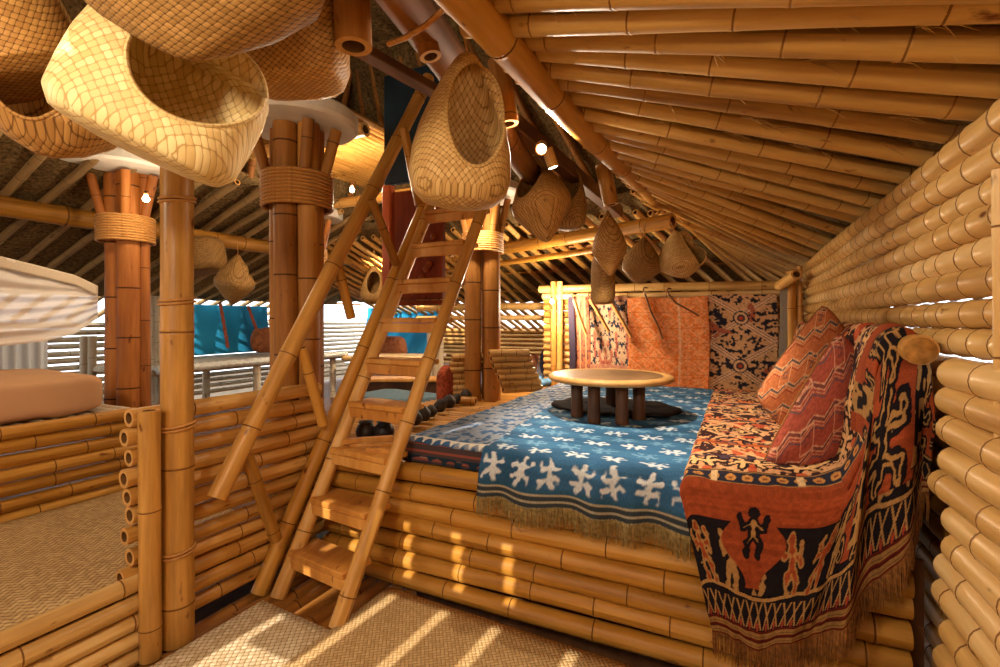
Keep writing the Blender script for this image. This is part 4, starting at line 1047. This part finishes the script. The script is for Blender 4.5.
for i, (px, py, an, l) in enumerate(((352, 446, .4, .26), (362, 449, .9, .24), (374, 446, .55, .28), (384, 451, .2, .22), (368, 440, .75, .3))):
    p = onZ(px, py, .72+.012*i); mb = MB(); mb.box(p, (l, .045, .035), Matrix.Rotation(an, 3, 'Z'), 0, .006); tag(mb.build('firewood', WOODT), 'split stick of wood in the small heap beside the ladder', 'wood', 'split wood by the ladder')
# things in the far right room
TOT = weave('rust_weave', '8a4a2c', 'b5683c', '50281a', 40, .8, .5)
p = D(526, 366, 7.3); mb = MB(); mb.lathe([(0, 0), (.13, 0), (.15, .02), (.19, .32), (.185, .32), (.145, .03), (0, .02)], (p.x, p.y, .66), 28)
tag(mb.build('woven_tub', TOT), 'rust coloured woven tub on the floor of the room behind', 'basket')
p = D(548, 362, 6.6); tag(rounded('dark_cushion', (p.x, p.y, p.z), (.2, .26, .38), plain('dark_cloth', '3a3440', .9, .3, 20), e=.7, amp=.01), 'dark rounded cushion beside the post at the left of the textile wall', 'cushion')
p = D(533, 380, 6.4); tag(rounded('blue_cloth', (p.x, p.y, .72), (.7, .8, .07), plain('pale_blue_cloth', '6f9cc4', .9, .6, 9), e=.4, amp=.03), 'crumpled pale blue bedding on the floor of the room behind', 'bedding')

# ================================================================ CARVED PANEL
pn = thing('carved_panel', 'tall wooden panel, blue-black above and red-brown below, behind the ladder', 'panel', onY(414, 312, 3.3))
def pbox(px0, px1, py0, py1, dy, th_, nm, m_, par, Yp=3.3, rel=0):
    a_ = onY(px0, py1, Yp); b_ = onY(px1, py0, Yp); mb = MB(); mb.box(((a_.x+b_.x)/2, Yp-dy, (a_.z+b_.z)/2), (b_.x-a_.x, th_, b_.z-a_.z), None, 0, .006); return mb.build(nm, m_, par)
pbox(386, 444, 62, 186, 0, .06, 'upper_board', plain('blueblack_paint', '1c2c38', .45, .3, 4, .4), pn)
RED = wood('red_wood', '80381a', '9a4820', '5a2612', .55, (12, 2), .2)
pbox(394, 444, 186, 300, 0, .055, 'lower_board', RED, pn); st_ = pbox(386, 394, 186, 312, .02, .07, 'stile', wood('red_stile', 'b5522a', 'cc6a3a', '8a3a1c', .3, (12, 2), .5), pn); st_['label'] = 'brighter orange-red upright edge'
mb = MB()
for k in range(14):
    q = onY(420+14*math.sin(k*1.9), 232+4.6*k, 3.27); mb.lathe([(0, -.0), (.018, 0), (.022, .01), (.012, .02), (0, .022)], (0, 0, 0), 10)
    for v in mb.V[-50:]: v.x, v.y, v.z = q.x+v.x*1.4, 3.272-v.z, q.z+v.y*1.4
mb.build('carving', wood('gilt_carving', 'a85a28', 'c98040', '7a3a1a', .4, (12, 2), .5), pn)
pbox(384, 446, 300, 306, .02, .08, 'bottom_rail', RED, pn)

# ================================================================ BASKETS
WG = weave('basket_gold', 'b4884a', 'd4ae70', '8a6636', 62, .55, .15)
WP = weave('basket_pale', 'cda660', 'ecd49a', 'b8935a', 50, .5, .12)
WB = weave('basket_brown', '9c6c36', 'c09050', '6a4622', 62, .55, .2)
WD = weave('basket_dark', '85602f', 'aa8048', '583c1c', 62, .6, .2)
def basket(c, size, yaw, roll, prof, opening, m_, label, p=2.6, pitch=0, cord=None, nu=96, nv=44, rim=.006, name='hanging_basket', depthprof=None, cordmat=None):
    """bag woven round an oval mouth; local x right, y away from the mouth, z up"""
    t = thing(name, label, 'basket', c, 'woven palm-leaf baskets hung from the beams')
    w, dp, h = [s/2 for s in size]; pz = np.array([q[0] for q in prof]); pa_ = np.array([q[1] for q in prof])
    def Fn(P):
        z = P[..., 2]/h; a_ = np.interp(z, pz, pa_)
        a2 = np.interp(z, pz, pa_ if depthprof is None else np.array(depthprof))
        a_ = np.maximum(a_, .02); a2 = np.maximum(a2, .02)
        f = (np.abs(P[..., 0]/w/a_)**p+np.abs(P[..., 1]/dp/a2)**2.2)**(1/2.2)
        return np.maximum(f, np.abs(z)**1.0/ .999)
    def surf(dirs, c0):
        lo = np.zeros(dirs.shape[:-1]); hi = np.ones(dirs.shape[:-1])*(w+dp+h)*2
        for _ in range(26):
            mid = (lo+hi)/2; ins = Fn(c0+dirs*mid[..., None]) < 1; lo = np.where(ins, mid, lo); hi = np.where(ins, hi, mid)
        return c0+dirs*lo[..., None]
    ox, oz, rx, rz = opening; c0 = np.array([0, .0, -h*.1])
    th_ = np.linspace(0, 2*math.pi, nu, endpoint=False)
    rimx = w*(ox+rx*np.cos(th_)); rimz = h*(oz+rz*np.sin(th_))
    # find the front surface under each rim point
    y = np.zeros(nu); lo = np.zeros(nu); hi = np.ones(nu)*dp*1.2
    for _ in range(24):
        mid = (lo+hi)/2; ins = Fn(np.stack([rimx, -mid, rimz], -1)) < 1; lo = np.where(ins, mid, lo); hi = np.where(ins, hi, mid)
    RP = np.stack([rimx, -lo, rimz], -1)
    d0 = RP-c0; d0 /= np.linalg.norm(d0, axis=-1, keepdims=True); back = -d0.mean(0); back /= np.linalg.norm(back)
    tt = np.linspace(0, 1, nv)**.9; om = np.arccos(np.clip(d0 @ back, -1, 1))
    dirs = (np.sin((1-tt)[None, :, None]*om[:, None, None])*d0[:, None, :]+np.sin(tt[None, :, None]*om[:, None, None])*back)/np.sin(om)[:, None, None]
    dirs /= np.linalg.norm(dirs, axis=-1, keepdims=True)
    S = surf(dirs, c0); S[:, 0] = RP
    R = Matrix.Rotation(yaw, 3, 'Z') @ Matrix.Rotation(pitch, 3, 'X') @ Matrix.Rotation(roll, 3, 'Y'); Rn = np.array(R)
    Q = S.reshape(-1, 3) @ Rn.T+np.array(c)
    i = lambda a_, b_: (a_ % nu)*nv+b_
    mb = MB(); L_ = S.reshape(-1, 3)
    mb.add(Q.tolist(), [(i(a_, b_), i(a_, b_+1), i(a_+1, b_+1), i(a_+1, b_)) for a_ in range(nu) for b_ in range(nv-1)], 0, True, [((q[0]+q[2])*.707+q[1]*.8, (q[2]-q[0])*.707+q[1]*.8) for q in L_])
    mb.build('woven_body', m_, t, solid=.006)
    mb = MB(); mb.sweep([Vector(q) for q in (RP @ Rn.T+np.array(c))], rim, 6, 0, False, closed=True); mb.build('rim', m_, t)
    if cord is not None:
        top = Vector(c)+R @ Vector((0, 0, h*.97)); mb = MB(); mb.sweep([top, (top+Vector(cord))/2, Vector(cord)], .004, 6); mb.build('cord', ROPE, t)
    return t
TEAR = [(-1, .30), (-.93, .72), (-.8, .93), (-.6, 1), (-.3, .97), (0, .86), (.35, .66), (.7, .40), (.92, .2), (1, .05)]
POUCH = [(-1, .15), (-.8, .55), (-.45, .95), (-.2, 1), (.15, .85), (.55, .52), (.9, .15), (1, .04)]
BOXY = [(-1, .55), (-.93, .86), (-.7, .98), (-.2, 1), (.3, 1), (.7, .96), (.92, .85), (1, .6)]
DIAM = [(-1, .08), (-.75, .45), (-.3, .97), (-.1, 1), (.25, .78), (.65, .40), (1, .04)]
def pxs(w, h, d): return w*d/F_, h*d/F_
w, h = pxs(100, 156, 1.8)
basket(D(463, 130, 1.8), (w, w*.75, h), TH+.15, .06, TEAR, (.22, .12, .58, .72), WG, 'large teardrop basket with a tall oval mouth hanging above the ladder', cord=D(462, 25, 1.8), rim=.007)
w, h = pxs(172, 120, 1.35)
basket(D(166, 99, 1.35), (w, w*.6, h), TH+.30, .42, BOXY, (.34, .48, .62, .88), WP, 'big pale gold basket with a wide open mouth, in front of the thick post', p=3.2, rim=.006)
w, h = pxs(108, 98, 1.5)
basket(D(55, 107, 1.5), (w, w*.8, h), TH+.45, .15, POUCH, (-.12, .1, .52, .66), WB, 'brown basket with a round dark mouth at the left', cord=D(60, 20, 1.6))
w, h = pxs(160, 150, 1.4)
basket(D(-34, 14, 1.4), (w, w*.7, h), TH+math.pi+.4, .45, BOXY, (0, .75, .5, .15), WB, 'brown basket cut off by the left edge of the picture')
w, h = pxs(260, 170, 1.15)
basket(D(192, -26, 1.15), (w, w*.5, h), TH+math.pi+.1, -.05, [(-1, .05), (-.85, .30), (-.55, .66), (-.2, .94), (.1, 1), (.7, .95), (1, .6)], (0, .78, .5, .12), WD, 'dark gold basket at the top, its pointed bottom in front of the disc', p=2.2)
w, h = pxs(108, 136, 1.7)
basket(D(291, 22, 1.7), (w, w*.7, h), TH+math.pi, .06, BOXY, (0, .78, .5, .12), WB, 'square-bottomed brown basket hanging in front of the nearest white disc', p=4)
w, h = pxs(62, 92, 3.35)
basket(D(540, 198, 3.35), (w, w*.8, h), TH-.9, -.22, DIAM, (.1, .3, .5, .4), WB, 'brown diamond basket lit by the spotlights', cord=D(535, 130, 3.2), nu=64, nv=32)
w, h = pxs(40, 70, 3.5)
basket(D(568, 195, 3.5), (w, w*.8, h), TH-.3, .1, TEAR, (.1, .2, .5, .5), WD, 'dark narrow basket just behind the spotlit one', cord=D(568, 140, 3.5), nu=64, nv=32)
w, h = pxs(34, 66, 3.5)
basket(D(609, 243, 3.5), (w, w*.8, h), TH+2.4, .05, DIAM, (.1, .2, .5, .5), WB, 'tall diamond-shaped basket, its mouth turned away, left of the small group', cord=D(609, 205, 3.5), nu=64, nv=32)
w, h = pxs(24, 48, 3.7)
basket(D(603, 280, 3.7), (w, w*.8, h), TH+2.2, 0, BOXY, (.1, .6, .4, .2), WD, 'grey-brown tall pouch under the tall diamond-shaped basket', cord=D(598, 225, 3.7), nu=64, nv=32)
w, h = pxs(38, 46, 4.0)
basket(D(642, 260, 4.0), (w, w*.8, h), TH+2.5, -.1, POUCH, (.1, .3, .5, .4), WD, 'small brown basket in the middle of the group by the textile wall', cord=D(645, 222, 4.0), nu=64, nv=32)
w, h = pxs(46, 48, 3.9)
basket(D(680, 254, 3.9), (w, w*.9, h), TH+.35, -.30, POUCH, (.36, .12, .52, .75), WG, 'small golden basket with a dark mouth on its right, nearest the rafters', cord=D(671, 222, 3.9), nu=64, nv=32, rim=.008)
w, h = pxs(38, 50, 5.2)
basket(D(235, 279, 5.2), (w, w*.8, h), TH+2.9, -.15, DIAM, (-.3, .1, .5, .6), WD, 'reddish brown basket hanging before the blue cloth in the far left room', cord=D(237, 240, 5.2), nu=64, nv=32)
w, h = pxs(50, 34, 5.4)
basket(D(199, 257, 5.4), (w, w*.8, h), TH+2.9, .2, BOXY, (0, .6, .4, .2), WD, 'brown basket partly behind the thick bamboo post', cord=D(200, 235, 5.4), nu=64, nv=32)
w, h = pxs(26, 38, 5.6)
basket(D(374, 285, 5.6), (w, w*.8, h), TH, 0, TEAR, (.1, .1, .5, .6), WD, 'small dark basket hanging left of the ladder', cord=D(374, 250, 5.6), nu=64, nv=32)

# ================================================================ LAMPS
def glow(name, c, s=30):
    m, nt, b = newmat(name); b.inputs['Emission Color'].default_value = (*c, 1); b.inputs['Emission Strength'].default_value = s; b.inputs['Base Color'].default_value = (*c, 1); return m
GL = glow('lamp_glow', (1, .78, .5), 25)
def spotlight(c, aim, label, power, r=.032, L_=.11, spot=120, color=(1, .86, .66)):
    c = Vector(c); t = thing('spotlight', label, 'lamp', c, 'small bamboo spotlights'); dv = (Vector(aim)-c).normalized()
    onepole(c-dv*L_/2, c+dv*L_/2, r, B_PALE, 'bamboo_shade', t, seg=16, node=.3)
    mb = MB(); mb.sweep([c+dv*(L_*.40), c+dv*(L_*.5+.004)], r*.8, 16); mb.build('lens', GL, t)
    l = lamp('lamp', 'SPOT', c+dv*(L_/2+.02), power, color, .03, aim, spot, .5); l.parent = t; l.matrix_parent_inverse = Matrix.Translation(-c)
    return t
LP = 1.35
spotlight(D(542, 147, 2.75), D(500, 330, 1.0), 'lit bamboo spotlight shining towards the viewer', 30*LP, spot=150)
spotlight(D(550, 158, 2.85), onZ(640, 430, .8), 'bamboo spotlight pointing down at the low table', 105*LP, spot=80)
def bulb(c, label, power, r=.025, size=.04, color=(1, .83, .60)):
    t = thing('bulb_lamp', label, 'lamp', c, 'small bulbs fixed to posts and columns'); mb = MB(); mb.lathe([(0, -r), (r*.7, -r*.7), (r, 0), (r*.7, r*.7), (r*.4, r*1.3), (0, r*1.35)], c, 14); mb.build('bulb', GL, t)
    mb = MB(); mb.lathe([(0, r*1.2), (r*.55, r*1.2), (r*.55, r*2.4), (0, r*2.4)], c, 12); mb.build('socket', WOODB, t)
    l = lamp('lamp', 'POINT', c, power, color, size); l.parent = t; l.matrix_parent_inverse = Matrix.Translation(-Vector(c))
bulb(D(146, 199, 3.75), 'bulb at the lashing of the red-brown column', 12*LP)
bulb(D(352, 190, 4.7), 'bulb behind the handrail under the attic floor', 50*LP)
bulb(D(480, 226, 4.6), 'bulb at the lashing of the rear column', 16*LP)
bulb(onY(552, 302, 5.3), 'bulb on the post at the left end of the textile wall', 75*LP)
bulb(D(400, 262, 7.5), 'bulb in the far room behind the ladder', 220*LP)
bulb(D(536, 262, 7.0), 'added fill bulb over the room behind, left of the textile wall', 130*LP)  # lamp added to brighten this room
bulb(D(225, 225, 5.9), 'bulb over the blue cloth in the far left room', 130*LP)

for c_, e_, lb_ in (((-1.05, -.55, 2.25), 52, 'added fill bulb over the large plaited mat, behind the viewpoint'), ((.10, .2, 2.25), 17, 'added fill bulb under the right-hand rafters, above the viewpoint'), ((-3.2, -.3, 2.3), 32, 'added fill bulb over the sunken nook at the left')):  # fill bulbs added out of view to lift the room's brightness
    bulb(c_, lb_, e_*LP, size=.12)
